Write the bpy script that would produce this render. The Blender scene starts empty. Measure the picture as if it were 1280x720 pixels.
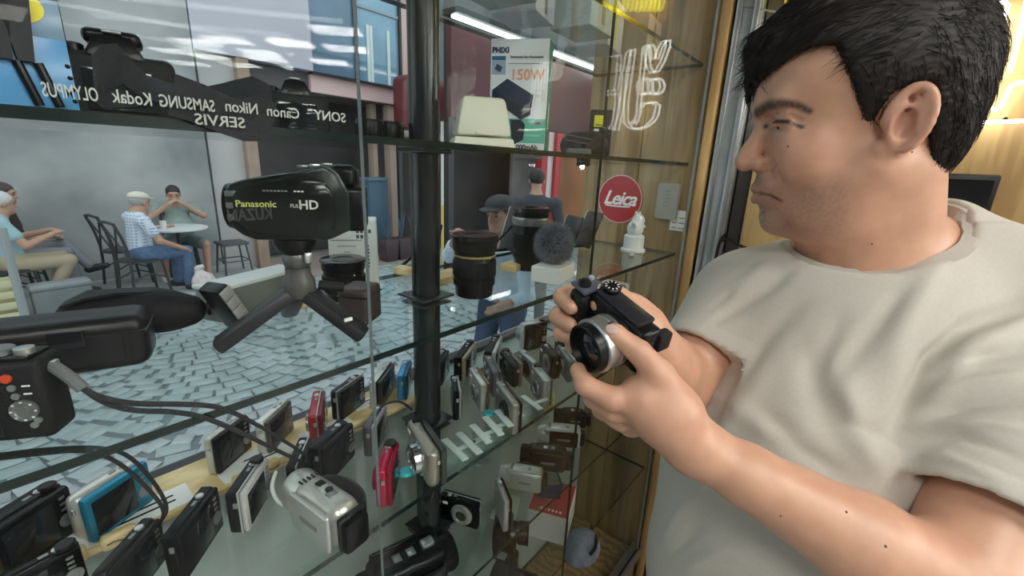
import bpy, bmesh, math, random
import numpy as np
from mathutils import Vector, Matrix
from mathutils.bvhtree import BVHTree

# ------------------------------------------------------------------ camera, world, exposure
SC = bpy.context.scene
COL = SC.collection
F = 547.0                       # focal length in pixels of the 1280x720 frame
_e1 = np.array([470, -135, 547.0]); _e1 /= np.linalg.norm(_e1)          # along the shelves
_en = np.array([-84, 1928, 547.0]); _en -= _e1 * (_en @ _e1); _en /= np.linalg.norm(_en)   # down
_e2 = np.cross(_en, _e1)
if _e2 @ np.array([-690, -185, 547.0]) < 0: _e2 = -_e2                  # towards the street
CR = np.array([_e1, _e2, -_en])
CAMZ = 1.74
CC = np.array([0, 0, CAMZ])
cd = bpy.data.cameras.new('camera'); cam = bpy.data.objects.new('camera', cd); COL.objects.link(cam)
cd.sensor_width = 36; cd.lens = F / 1280 * 36; cd.clip_start = 0.02; cd.clip_end = 200
_m = Matrix.Identity(4)
for i in range(3):
    _m[i][0] = CR[i][0]; _m[i][1] = -CR[i][1]; _m[i][2] = -CR[i][2]
_m[2][3] = CAMZ
cam.matrix_world = _m
SC.camera = cam
SC.view_settings.view_transform = 'Standard'; SC.view_settings.look = 'None'
SC.view_settings.gamma = 1; SC.view_settings.use_curve_mapping = False
SC.view_settings.exposure = 0.0
SC.cycles.transparent_max_bounces = 40
SC.cycles.max_bounces = 10
SC.cycles.sample_clamp_indirect = 6
w = bpy.data.worlds.new('sky'); SC.world = w; w.use_nodes = True
bg = w.node_tree.nodes['Background']; bg.inputs[0].default_value = (0.88, 0.95, 1.0, 1); bg.inputs[1].default_value = 1.45

def P(u, v, x=None, y=None, z=None, t=None):
    """a photo pixel to the point where its ray meets the plane x=, y= or z=, or at depth t"""
    r = CR @ np.array([u - 640, v - 360, F])
    if x is not None: s = x / r[0]
    elif y is not None: s = y / r[1]
    elif z is not None: s = (z - CAMZ) / r[2]
    else: s = t / F
    return Vector(CC + r * s)
def proj(p):
    r = CR.T @ (np.asarray(p, float) - CC)
    return 640 + F * r[0] / r[2], 360 + F * r[1] / r[2], r[2]

# ------------------------------------------------------------------ materials
MATS = {}
def M(name, col=(.5, .5, .5), rough=.5, metal=0, noise=0, scale=40, bump=0, emit=None, es=0, coat=0, sheen=0, col2=None, sss=0, detail=4, stretch=None, spec=None):
    if name in MATS: return MATS[name]
    m = bpy.data.materials.new(name); m.use_nodes = True; MATS[name] = m
    nt = m.node_tree; b = nt.nodes['Principled BSDF']
    b.inputs['Base Color'].default_value = (*col, 1); b.inputs['Roughness'].default_value = rough
    b.inputs['Metallic'].default_value = metal
    if coat: b.inputs['Coat Weight'].default_value = coat
    if sheen: b.inputs['Sheen Weight'].default_value = sheen
    if spec is not None: b.inputs['Specular IOR Level'].default_value = spec
    if sss:
        b.inputs['Subsurface Weight'].default_value = sss
        b.inputs['Subsurface Radius'].default_value = (.012, .005, .003); b.inputs['Subsurface Scale'].default_value = 1
    if emit: b.inputs['Emission Color'].default_value = (*emit, 1); b.inputs['Emission Strength'].default_value = es
    if noise or bump:
        tc = nt.nodes.new('ShaderNodeTexCoord'); n = nt.nodes.new('ShaderNodeTexNoise')
        n.inputs['Scale'].default_value = scale; n.inputs['Detail'].default_value = detail
        if stretch:
            mp = nt.nodes.new('ShaderNodeMapping'); mp.inputs['Scale'].default_value = stretch
            nt.links.new(tc.outputs['Object'], mp.inputs[0]); nt.links.new(mp.outputs[0], n.inputs['Vector'])
        else: nt.links.new(tc.outputs['Object'], n.inputs['Vector'])
        if noise:
            rp = nt.nodes.new('ShaderNodeValToRGB'); c2 = col2 or tuple(c * (1 - noise) for c in col)
            rp.color_ramp.elements[0].position = .35; rp.color_ramp.elements[1].position = .65
            rp.color_ramp.elements[0].color = (*c2, 1); rp.color_ramp.elements[1].color = (*col, 1)
            nt.links.new(n.outputs[0], rp.inputs[0]); nt.links.new(rp.outputs[0], b.inputs['Base Color'])
        if bump:
            bp = nt.nodes.new('ShaderNodeBump'); bp.inputs['Strength'].default_value = bump; bp.inputs['Distance'].default_value = .002
            nt.links.new(n.outputs[0], bp.inputs['Height']); nt.links.new(bp.outputs[0], b.inputs['Normal'])
    return m

def glass_mat(name, tint, ior=1.5, rough=0.0, dirt=0.0):
    """thin clear glass: clear transmission plus a Fresnel mirror"""
    m = bpy.data.materials.new(name); m.use_nodes = True; MATS[name] = m
    nt = m.node_tree; nt.nodes.clear()
    o = nt.nodes.new('ShaderNodeOutputMaterial'); mx = nt.nodes.new('ShaderNodeMixShader')
    t = nt.nodes.new('ShaderNodeBsdfTransparent'); g = nt.nodes.new('ShaderNodeBsdfGlossy'); fr = nt.nodes.new('ShaderNodeFresnel')
    t.inputs[0].default_value = (*tint, 1); g.inputs['Roughness'].default_value = rough; g.inputs[0].default_value = (1, 1, 1, 1)
    # the same Fresnel for both sides of the sheet
    geo = nt.nodes.new('ShaderNodeNewGeometry'); iv = nt.nodes.new('ShaderNodeMath'); iv.operation = 'MULTIPLY_ADD'
    iv.inputs[1].default_value = 1 / ior - ior; iv.inputs[2].default_value = ior
    nt.links.new(geo.outputs['Backfacing'], iv.inputs[0]); nt.links.new(iv.outputs[0], fr.inputs['IOR'])
    nt.links.new(fr.outputs[0], mx.inputs[0]); nt.links.new(t.outputs[0], mx.inputs[1]); nt.links.new(g.outputs[0], mx.inputs[2])
    last = mx
    if dirt:
        tc = nt.nodes.new('ShaderNodeTexCoord'); n = nt.nodes.new('ShaderNodeTexNoise'); n.inputs['Scale'].default_value = 6; n.inputs['Detail'].default_value = 6
        rp = nt.nodes.new('ShaderNodeValToRGB'); rp.color_ramp.elements[0].position = .45; rp.color_ramp.elements[1].position = .8
        rp.color_ramp.elements[1].color = (dirt, dirt, dirt, 1)
        d = nt.nodes.new('ShaderNodeBsdfDiffuse'); d.inputs[0].default_value = (.8, .85, .85, 1)
        m2 = nt.nodes.new('ShaderNodeMixShader')
        nt.links.new(tc.outputs['Object'], n.inputs[0]); nt.links.new(n.outputs[0], rp.inputs[0]); nt.links.new(rp.outputs[0], m2.inputs[0])
        nt.links.new(mx.outputs[0], m2.inputs[1]); nt.links.new(d.outputs[0], m2.inputs[2]); last = m2
    nt.links.new(last.outputs[0], o.inputs[0])
    return m

def wood_mat(name, c1, c2, scale=(1, 1, 1), rough=.45, wave=14, rot=(0, 0, 0), bump=.1):
    m = bpy.data.materials.new(name); m.use_nodes = True; MATS[name] = m
    nt = m.node_tree; b = nt.nodes['Principled BSDF']; b.inputs['Roughness'].default_value = rough
    tc = nt.nodes.new('ShaderNodeTexCoord'); mp = nt.nodes.new('ShaderNodeMapping'); mp.inputs['Scale'].default_value = scale; mp.inputs['Rotation'].default_value = rot
    wv = nt.nodes.new('ShaderNodeTexWave'); wv.inputs['Scale'].default_value = wave; wv.inputs['Distortion'].default_value = 9; wv.inputs['Detail'].default_value = 4; wv.inputs['Detail Scale'].default_value = 1.6
    n = nt.nodes.new('ShaderNodeTexNoise'); n.inputs['Scale'].default_value = wave * 5; n.inputs['Detail'].default_value = 6
    mx = nt.nodes.new('ShaderNodeMath'); mx.operation = 'MULTIPLY'
    rp = nt.nodes.new('ShaderNodeValToRGB'); rp.color_ramp.elements[0].color = (*c1, 1); rp.color_ramp.elements[1].color = (*c2, 1)
    rp.color_ramp.elements[0].position = .05; rp.color_ramp.elements[1].position = .5
    nt.links.new(tc.outputs['Object'], mp.inputs[0]); nt.links.new(mp.outputs[0], wv.inputs[0]); nt.links.new(mp.outputs[0], n.inputs[0])
    nt.links.new(wv.outputs['Fac'], mx.inputs[0]); nt.links.new(n.outputs[0], mx.inputs[1]); nt.links.new(mx.outputs[0], rp.inputs[0])
    nt.links.new(rp.outputs[0], b.inputs['Base Color'])
    bp = nt.nodes.new('ShaderNodeBump'); bp.inputs['Strength'].default_value = bump; bp.inputs['Distance'].default_value = .002
    nt.links.new(mx.outputs[0], bp.inputs['Height']); nt.links.new(bp.outputs[0], b.inputs['Normal'])
    return m

# ------------------------------------------------------------------ mesh helpers
class MB:
    """collects shapes; build() links them as one mesh object"""
    def __init__(s): s.bm = bmesh.new(); s.mi = 0
    def _xf(s, vs, mat):
        bmesh.ops.transform(s.bm, matrix=mat, verts=vs)
    def _mark(s, fs0):
        if s.mi:
            for f in s.bm.faces:
                if f not in fs0: f.material_index = s.mi
    def box(s, c, size, bevel=0, seg=2, rot=None, vert_only=False):
        sub = bmesh.new(); r = bmesh.ops.create_cube(sub, size=1)
        bmesh.ops.scale(sub, vec=Vector(size), verts=sub.verts)
        if bevel:
            es = [e for e in sub.edges if (not vert_only) or abs((e.verts[0].co - e.verts[1].co).normalized().z) > .9]
            bmesh.ops.bevel(sub, geom=es, offset=min(bevel, min(size) * .49), segments=seg, profile=.5, affect='EDGES', clamp_overlap=True)
        mt = Matrix.Translation(Vector(c)) @ (rot.to_4x4() if rot is not None else Matrix.Identity(4))
        sub.transform(mt); s._add(sub); return s
    def _add(s, sub):
        if s.mi:
            for f in sub.faces: f.material_index = s.mi
        me = bpy.data.meshes.new('tmp'); sub.to_mesh(me); sub.free(); s.bm.from_mesh(me); bpy.data.meshes.remove(me)
    def frust(s, c, s0, s1, h, bevel=0):
        """a box tapering from s0 (x,y) at z=0 to s1 at z=h"""
        sub = bmesh.new(); vs = []
        for (sx, sy), z in ((s0, 0), (s1, h)):
            for a, b in ((-1, -1), (1, -1), (1, 1), (-1, 1)): vs.append(sub.verts.new((c[0] + a * sx / 2, c[1] + b * sy / 2, c[2] + z)))
        for f in ((3, 2, 1, 0), (4, 5, 6, 7), (0, 1, 5, 4), (1, 2, 6, 5), (2, 3, 7, 6), (3, 0, 4, 7)): sub.faces.new([vs[i] for i in f])
        if bevel: bmesh.ops.bevel(sub, geom=sub.edges[:], offset=bevel, segments=2, profile=.5, affect='EDGES', clamp_overlap=True)
        s._add(sub); return s
    def lathe(s, prof, n=24, mat=None, cap=True):
        """profile [(r,z)...] spun about z"""
        sub = bmesh.new(); rings = []
        for r, z in prof:
            rings.append([sub.verts.new((r * math.cos(2 * math.pi * k / n), r * math.sin(2 * math.pi * k / n), z)) for k in range(n)])
        for a, b in zip(rings, rings[1:]):
            for k in range(n): sub.faces.new((a[k], a[(k + 1) % n], b[(k + 1) % n], b[k]))
        if cap:
            if prof[0][0] > 1e-6: sub.faces.new(rings[0][::-1])
            if prof[-1][0] > 1e-6: sub.faces.new(rings[-1])
        bmesh.ops.remove_doubles(sub, verts=sub.verts, dist=1e-6)
        if mat is not None: sub.transform(mat)
        s._add(sub); return s
    def cyl(s, a, b, r, r2=None, n=16):
        a = Vector(a); b = Vector(b); d = b - a
        q = d.to_track_quat('Z', 'Y').to_matrix().to_4x4()
        return s.lathe([(r, 0), (r if r2 is None else r2, d.length)], n, Matrix.Translation(a) @ q)
    def tube(s, pts, r, n=8, smooth=0):
        pts = [Vector(p) for p in pts]
        for _ in range(smooth):
            q = [pts[0]]
            for a, b in zip(pts, pts[1:]): q += [a.lerp(b, .25), a.lerp(b, .75)]
            pts = q + [pts[-1]]
        sub = bmesh.new(); rings = []; nrm = None
        for i, p in enumerate(pts):
            d = (pts[min(i + 1, len(pts) - 1)] - pts[max(i - 1, 0)])
            if d.length < 1e-9: d = Vector((0, 0, 1))
            d.normalize()
            if nrm is None: nrm = d.orthogonal().normalized()
            nrm = (nrm - d * nrm.dot(d)); nrm = nrm.normalized() if nrm.length > 1e-6 else d.orthogonal().normalized()
            bn = d.cross(nrm); rr = r[i] if isinstance(r, (list, tuple)) else r
            rings.append([sub.verts.new(p + (nrm * math.cos(2 * math.pi * k / n) + bn * math.sin(2 * math.pi * k / n)) * rr) for k in range(n)])
        for a, b in zip(rings, rings[1:]):
            for k in range(n): sub.faces.new((a[k], a[(k + 1) % n], b[(k + 1) % n], b[k]))
        sub.faces.new(rings[0][::-1]); sub.faces.new(rings[-1]); s._add(sub); return s
    def ribbon(s, pts, width, thick, up=None):
        """a flat strap: a list of (point, side vector)"""
        sub = bmesh.new(); rings = []
        for i, (p, sd) in enumerate(pts):
            p = Vector(p); sd = Vector(sd).normalized()
            d = (Vector(pts[min(i + 1, len(pts) - 1)][0]) - Vector(pts[max(i - 1, 0)][0])).normalized()
            nn = d.cross(sd).normalized()
            rings.append([sub.verts.new(p + sd * a * width / 2 + nn * b * thick / 2) for a, b in ((-1, -1), (1, -1), (1, 1), (-1, 1))])
        for a, b in zip(rings, rings[1:]):
            for k in range(4): sub.faces.new((a[k], a[(k + 1) % 4], b[(k + 1) % 4], b[k]))
        sub.faces.new(rings[0][::-1]); sub.faces.new(rings[-1]); s._add(sub); return s
    def prism(s, pts, h, mat=None, bevel=0):
        """polygon in xy, extruded along z by h"""
        sub = bmesh.new(); a = [sub.verts.new((p[0], p[1], 0)) for p in pts]; b = [sub.verts.new((p[0], p[1], h)) for p in pts]
        n = len(pts); sub.faces.new(a[::-1]); sub.faces.new(b)
        for k in range(n): sub.faces.new((a[k], a[(k + 1) % n], b[(k + 1) % n], b[k]))
        bmesh.ops.recalc_face_normals(sub, faces=sub.faces)
        if bevel: bmesh.ops.bevel(sub, geom=sub.edges[:], offset=bevel, segments=2, profile=.5, affect='EDGES', clamp_overlap=True)
        if mat is not None: sub.transform(mat)
        s._add(sub); return s
    def ball(s, c, r, n=12, mat=None):
        sub = bmesh.new(); bmesh.ops.create_uvsphere(sub, u_segments=n, v_segments=max(6, n // 2 + 2), radius=1)
        rr = r if isinstance(r, (tuple, list)) else (r, r, r)
        bmesh.ops.scale(sub, vec=Vector(rr), verts=sub.verts)
        sub.transform(Matrix.Translation(Vector(c)) @ (mat.to_4x4() if mat is not None else Matrix.Identity(4))); s._add(sub); return s
    def build(s, name, mat, parent=None, smooth=None):
        me = bpy.data.meshes.new(name)
        bmesh.ops.recalc_face_normals(s.bm, faces=s.bm.faces)
        s.bm.to_mesh(me); s.bm.free()
        for m in (mat if isinstance(mat, (list, tuple)) else [mat]): me.materials.append(m)
        return link(name, me, parent, 35 if smooth is None else smooth)

def link(name, me, parent=None, smooth=35):
    o = bpy.data.objects.new(name, me); COL.objects.link(o); o.parent = parent
    if smooth: shade(me, smooth)
    return o
def shade(me, ang):
    me.polygons.foreach_set('use_smooth', [True] * len(me.polygons))
    if ang < 180: me.set_sharp_from_angle(angle=math.radians(ang))
def pymesh(name, v, f, mat, parent=None, smooth=0):
    me = bpy.data.meshes.new(name); me.from_pydata([tuple(p) for p in v], [], f)
    me.materials.append(mat); me.update()
    return link(name, me, parent, smooth)
def thing(name, label, cat, loc=(0, 0, 0), rot=None, group=None):
    o = bpy.data.objects.new(name, None); COL.objects.link(o); o.empty_display_size = .02
    mt = Matrix.Translation(Vector(loc))
    if rot is not None: mt = mt @ (rot.to_4x4() if isinstance(rot, Matrix) else Matrix.Rotation(rot, 4, 'Z'))
    o.matrix_world = mt; return tag(o, label, cat, group)
def tag(o, label=None, cat=None, group=None, kind=None):
    if label: o['label'] = label
    if cat: o['category'] = cat
    if group: o['group'] = group
    if kind: o['kind'] = kind
    return o
def struct(o, label=None, cat=None):
    o['kind'] = 'structure'
    return tag(o, label, cat)
def text(name, s, size, mat, mw, parent=None, depth=.0004, bold=0, align='CENTER', shear=0, spacing=1, squash=1):
    """lettering as flat raised geometry, lying in the local xy plane of mw"""
    c = bpy.data.curves.new('t', 'FONT'); c.body = s; c.size = size; c.align_x = align; c.align_y = 'CENTER'
    c.extrude = depth; c.offset = bold * size; c.shear = shear; c.space_character = spacing; c.resolution_u = 3
    ob = bpy.data.objects.new('t', c); COL.objects.link(ob)
    dg = bpy.context.evaluated_depsgraph_get()
    me = bpy.data.meshes.new_from_object(ob.evaluated_get(dg)); bpy.data.objects.remove(ob); bpy.data.curves.remove(c)
    me.transform(mw @ Matrix.Diagonal((squash, 1, 1, 1))); me.materials.clear(); me.materials.append(mat); me.name = name
    return link(name, me, parent, 0)
def frame(o, x, z):
    """4x4 with local x along x, local z (facing) along z, at o"""
    x = Vector(x).normalized(); z = Vector(z).normalized(); y = z.cross(x).normalized(); x = y.cross(z)
    m = Matrix.Identity(4)
    for i in range(3): m[i][0] = x[i]; m[i][1] = y[i]; m[i][2] = z[i]; m[i][3] = o[i]
    return m
def copy_tree(o, parent=None):
    c = o.copy(); COL.objects.link(c); c.parent = parent
    for ch in list(o.children): copy_tree(ch, c)
    return c

# ------------------------------------------------------------------ implicit surfaces
def rotm(rx=0, ry=0, rz=0):
    return np.array((Matrix.Rotation(rz, 3, 'Z') @ Matrix.Rotation(ry, 3, 'Y') @ Matrix.Rotation(rx, 3, 'X')))
class SDF:
    """smooth unions of capsules and ellipsoids on a grid, turned into one continuous surface"""
    def __init__(s, lo, hi, res):
        s.lo = np.array(lo, np.float32); s.res = res
        s.n = np.ceil((np.array(hi) - np.array(lo)) / res).astype(int) + 1
        s.g = np.full(s.n, .2, np.float32)
    def _win(s, lo, hi):
        a = np.clip(np.floor((np.asarray(lo) - s.lo) / s.res).astype(int), 0, s.n); b = np.clip(np.ceil((np.asarray(hi) - s.lo) / s.res).astype(int) + 1, 0, s.n)
        if np.any(b <= a): return None
        sl = tuple(slice(i, j) for i, j in zip(a, b))
        ax = [s.lo[k] + s.res * np.arange(a[k], b[k], dtype=np.float32) for k in range(3)]
        return sl, ax[0][:, None, None], ax[1][None, :, None], ax[2][None, None, :]
    def _mix(s, sl, d, k, op):
        g = s.g[sl]
        if op == '-': a, b = g, -d; h = np.clip(.5 + .5 * (a - b) / k, 0, 1); s.g[sl] = b * (1 - h) + a * h + k * h * (1 - h) if k > 1e-6 else np.maximum(a, b); return
        if k <= 1e-6: s.g[sl] = np.minimum(g, d); return
        h = np.clip(.5 + .5 * (d - g) / k, 0, 1); s.g[sl] = d * (1 - h) + g * h - k * h * (1 - h)
    def cap(s, a, b, ra, rb=None, k=.01, op='+', flat=None):
        """tapered capsule; flat=(axis vector, factor) squashes the section along the axis"""
        rb = ra if rb is None else rb; a = np.asarray(a, np.float32); b = np.asarray(b, np.float32)
        mg = max(ra, rb) * (1.6 if flat is not None else 1) + k + 3 * s.res
        w = s._win(np.minimum(a, b) - mg, np.maximum(a, b) + mg)
        if w is None: return s
        sl, X, Y, Z = w; ab = b - a; L = max(float(ab @ ab), 1e-12)
        px, py, pz = X - a[0], Y - a[1], Z - a[2]
        t = np.clip((px * ab[0] + py * ab[1] + pz * ab[2]) / L, 0, 1)
        px = px - t * ab[0]; py = py - t * ab[1]; pz = pz - t * ab[2]
        if flat is not None:
            n = np.asarray(flat[0], np.float32); n = n / np.linalg.norm(n); q = (px * n[0] + py * n[1] + pz * n[2]) * (1 / flat[1] - 1)
            px = px + q * n[0]; py = py + q * n[1]; pz = pz + q * n[2]
            d = (np.sqrt(px * px + py * py + pz * pz) - (ra + t * (rb - ra))) * min(1, flat[1])
        else: d = np.sqrt(px * px + py * py + pz * pz) - (ra + t * (rb - ra))
        s._mix(sl, d, k, op); return s
    def ell(s, c, r, R=None, k=.01, op='+'):
        c = np.asarray(c, np.float32); r = np.asarray(r, np.float32); mg = r.max() + k + 3 * s.res
        w = s._win(c - mg, c + mg)
        if w is None: return s
        sl, X, Y, Z = w; p = [X - c[0], Y - c[1], Z - c[2]]
        if R is not None: p = [p[0] * R[0, i] + p[1] * R[1, i] + p[2] * R[2, i] for i in range(3)]
        k0 = np.sqrt((p[0] / r[0]) ** 2 + (p[1] / r[1]) ** 2 + (p[2] / r[2]) ** 2)
        k1 = np.sqrt((p[0] / r[0] ** 2) ** 2 + (p[1] / r[1] ** 2) ** 2 + (p[2] / r[2] ** 2) ** 2) + 1e-9
        s._mix(sl, (k0 * (k0 - 1) / k1).astype(np.float32), k, op); return s
    def chain(s, pts, rs, k=.01, op='+', flat=None):
        for i in range(len(pts) - 1): s.cap(pts[i], pts[i + 1], rs[i], rs[i + 1], k if i == 0 else k * .6, op, flat)
        return s
    def half(s, p, n, k=0.004):
        """keep the side that n points away from"""
        p = np.asarray(p, np.float32); n = np.asarray(n, np.float32); n = n / np.linalg.norm(n)
        sl, X, Y, Z = s._win(s.lo, s.lo + s.n * s.res)
        d = -((X - p[0]) * n[0] + (Y - p[1]) * n[1] + (Z - p[2]) * n[2]); s._mix(sl, d, k, '-'); return s
    def mesh(s):
        g = s.g; ins = g < 0
        c = np.zeros(s.n - 1, np.uint8)
        for i in (0, 1):
            for j in (0, 1):
                for k in (0, 1): c += ins[i:s.n[0] - 1 + i, j:s.n[1] - 1 + j, k:s.n[2] - 1 + k]
        act = (c > 0) & (c < 8); idx = np.argwhere(act); nid = np.full(act.shape, -1, np.int32); nid[act] = np.arange(len(idx), dtype=np.int32)
        I, J, K = idx.T; cor = {}
        for i in (0, 1):
            for j in (0, 1):
                for k in (0, 1): cor[i, j, k] = g[I + i, J + j, K + k]
        acc = np.zeros((len(idx), 3)); cnt = np.zeros(len(idx))
        for a in cor:
            for ax in range(3):
                if a[ax]: continue
                b = list(a); b[ax] = 1; b = tuple(b)
                va, vb = cor[a], cor[b]; m = (va < 0) != (vb < 0)
                t = np.where(m, va / np.where(m, va - vb, 1), 0)
                for x in range(3): acc[:, x] += m * (a[x] + (t if x == ax else 0))
                cnt += m
        v = s.lo + (idx + acc / cnt[:, None]) * s.res
        fs = []
        for ax in range(3):
            a = ins; sl0 = [slice(None)] * 3; sl1 = [slice(None)] * 3; sl0[ax] = slice(0, -1); sl1[ax] = slice(1, None)
            A = a[tuple(sl0)]; Bq = a[tuple(sl1)]; e = np.argwhere(A != Bq)
            o1, o2 = [(1, 2), (2, 0), (0, 1)][ax]
            e = e[(e[:, o1] > 0) & (e[:, o2] > 0) & (e[:, o1] < s.n[o1] - 1) & (e[:, o2] < s.n[o2] - 1)]
            fl = A[tuple(e.T)]; q = []
            for d1, d2 in ((-1, -1), (0, -1), (0, 0), (-1, 0)):
                p = e.copy(); p[:, o1] += d1; p[:, o2] += d2; q.append(nid[tuple(p.T)])
            q = np.stack(q, 1); q[~fl] = q[~fl][:, ::-1]; fs.append(q)
        f = np.concatenate(fs); return v.astype(np.float32), f[(f >= 0).all(1)]
def np_mesh(name, v, f, mat, parent=None, smooth_iter=0):
    me = bpy.data.meshes.new(name); me.vertices.add(len(v)); me.vertices.foreach_set('co', np.asarray(v, np.float32).ravel())
    n = len(f); me.loops.add(n * 4); me.loops.foreach_set('vertex_index', np.asarray(f, np.int32).ravel())
    me.polygons.add(n); me.polygons.foreach_set('loop_start', np.arange(n, dtype=np.int32) * 4)
    me.update(); me.validate()
    for m in (mat if isinstance(mat, (list, tuple)) else [mat]): me.materials.append(m)
    return link(name, me, parent, 180)
def relax(v, f, it=1, lam=.5):
    """Laplacian smoothing of a quad mesh"""
    e = np.concatenate([f[:, [0, 1]], f[:, [1, 2]], f[:, [2, 3]], f[:, [3, 0]]]); n = len(v)
    deg = np.maximum(np.bincount(np.concatenate([e[:, 0], e[:, 1]]), minlength=n), 1)[:, None]
    for _ in range(it):
        a = np.zeros((n, 3))
        for x in range(3):
            a[:, x] = np.bincount(e[:, 0], v[e[:, 1], x], n) + np.bincount(e[:, 1], v[e[:, 0], x], n)
        v = v + lam * (a / deg - v)
    return v.astype(np.float32)
def vnormals(v, f):
    nn = np.cross(v[f[:, 2]] - v[f[:, 0]], v[f[:, 3]] - v[f[:, 1]]); out = np.zeros_like(v, dtype=np.float64)
    for c in range(4):
        for x in range(3): out[:, x] += np.bincount(f[:, c], nn[:, x], len(v))
    return out / (np.linalg.norm(out, axis=1)[:, None] + 1e-12)
def seg_dist(v, pts):
    """distance of every vertex to a polyline, and how far along it the foot is (0..1)"""
    best = np.full(len(v), 9.0); at = np.zeros(len(v)); n = len(pts) - 1
    for i in range(n):
        a = np.asarray(pts[i], float); b = np.asarray(pts[i + 1], float); ab = b - a
        t = np.clip(((v - a) @ ab) / max(ab @ ab, 1e-12), 0, 1); d = np.linalg.norm(v - (a + t[:, None] * ab), axis=1)
        m = d < best; best[m] = d[m]; at[m] = (i + t[m]) / n
    return best, at
def color_attr(o, cols):
    a = o.data.color_attributes.new('tint', 'FLOAT_COLOR', 'POINT')
    a.data.foreach_set('color', np.concatenate([cols, np.ones((len(cols), 1))], 1).astype(np.float32).ravel())
random.seed(7); RNG = np.random.default_rng(7)
# ------------------------------------------------------------------ the place: levels and planes
YF, YB, XE = .42, .74, 1.245          # front of the shelves, shop window, end wall
TH = .008
L = [2.005, 1.762, 1.517, 1.277, 1.036, .80]   # tops of the glass shelves (highest first)
ST = -.18                               # street level
oak = wood_mat('oak', (.42, .25, .095), (.62, .41, .17), (1, 1, .12), wave=9)
oak_dark = wood_mat('oak_dark', (.20, .13, .06), (.36, .25, .12), (1, 1, .10), wave=11, rough=.35)
pine = wood_mat('pine', (.62, .45, .2), (.80, .63, .34), (.3, 1, 1), wave=12, rough=.5)
plaster = M('plaster', (.26, .26, .25), .8, noise=.08, scale=3)
alu = M('aluminium', (.42, .43, .43), .35, .8, noise=.12, scale=30)
dark = M('dark_metal', (.02, .021, .022), .3)
GLASS = glass_mat('pane_glass', (.975, .99, .985), 1.13)
GLASS2 = glass_mat('pane_glass_back', (.985, .995, .99), 1.09)
SHELF = glass_mat('shelf_glass', (.93, .97, .955), 1.2)
EDGE = M('glass_edge', (.006, .017, .015), .15, noise=.4, scale=60)
WINDOW = glass_mat('window_glass', (.93, .955, .955), 1.12)

def slab(name, lo, hi, mat, parent=None, bevel=0):
    lo = Vector(lo); hi = Vector(hi)
    return MB().box((lo + hi) / 2, hi - lo, bevel).build(name, mat, parent)
# shop room
struct(slab('floor', (-3.2, -6.2, -.1), (1.35, .66, 0), M('floor_tile', (.32, .31, .30), .35, noise=.2, scale=5)))
struct(slab('floor', (1.35, -6.2, -.1), (4.2, -.9, 0), MATS['floor_tile']))
struct(slab('ceiling', (-3.2, -6.2, 2.7), (4.2, .76, 2.78), M('ceiling_paint', (.13, .135, .14), .8)))
struct(slab('wall_back', (-3.2, -6.3, 0), (4.2, -6.2, 2.7), plaster))
struct(slab('wall_left', (-3.3, -6.2, 0), (-3.2, .76, 2.7), plaster))
struct(slab('wall_far_right', (4.2, -6.2, 0), (4.3, -.9, 2.7), plaster))
wr = struct(slab('wall_right', (1.28, -.9, 0), (1.40, .76, 2.7), plaster))
struct(slab('wall_return', (1.40, -.9, 0), (4.3, -.82, 2.7), plaster))
# wood boards on the right wall, each a board of its own
for i, (y0, y1, m) in enumerate([(-.9, -.62, oak), (-.618, -.34, oak), (-.338, -.055, oak), (-.053, .262, oak), (.392, .56, oak_dark), (.562, .74, oak_dark)]):
    b = MB().box((XE + .0175, (y0 + y1) / 2, 1.35), (.035, y1 - y0, 2.69), .0015).build('board', m, wr)
MB().box((XE + .01, .378, 1.35), (.06, .024, 2.69), .003).build('moulding', oak, wr)
MB().box((XE + .022, .278, 1.35), (.03, .034, 2.69)).build('gap_shade', M('gap', (.035, .03, .028), .6), wr)  # dark strip standing in for the shade inside the door gap
pf = struct(MB().box((XE + .012, .330, 1.35), (.045, .06, 2.69), .004).box((XE - .013, .312, 1.35), (.012, .012, 2.69), .002).box((XE - .013, .350, 1.35), (.012, .012, 2.69), .002).build('trim_1', alu))
# sill wall below the shop window
sill = struct(slab('wall_sill', (-3.2, .66, ST), (1.28, .78, 1.262), M('sill_paint', (.40, .43, .42), .5, noise=.15, scale=9)))
struct(slab('wall_lintel', (-3.2, .70, 2.5), (1.28, .78, 2.7), plaster))
# shop window
wn = thing('window_1', None, None); wn['kind'] = 'structure'
slab('pane', (-3.2, YB, 1.262), (1.28, YB + .006, 2.5), WINDOW, wn)
slab('frame', (-3.2, YB - .012, 1.262), (1.28, YB + .02, 1.272), dark, wn)
# ------------------------------------------------------------------ glass shelves
lab = ['clear glass shelf holding boxes, the highest shelf of the vitrine', 'clear glass shelf under the upright white power bank box',
       'clear glass shelf under the camcorder on its mini tripod', 'clear glass shelf crowded with rows of compact cameras',
       'clear glass shelf under the silver camcorder and white and red box', 'lowest glass shelf of the vitrine below the black camcorder']
def edged(name, lo, hi, mats, axis, parent=None):
    """a sheet whose broad faces are clear and whose cut edges are dark green"""
    o = slab(name, lo, hi, mats, parent)
    for p in o.data.polygons:
        if abs(p.normal[axis]) < .5: p.material_index = 1
    return o
for i, z in enumerate(L):
    o = edged('glass_shelf', (-1.0, YF, z - TH), (XE - .002, YB - .016, z), [SHELF, EDGE], 2)
    tag(o, lab[i], 'shelf')
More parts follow.
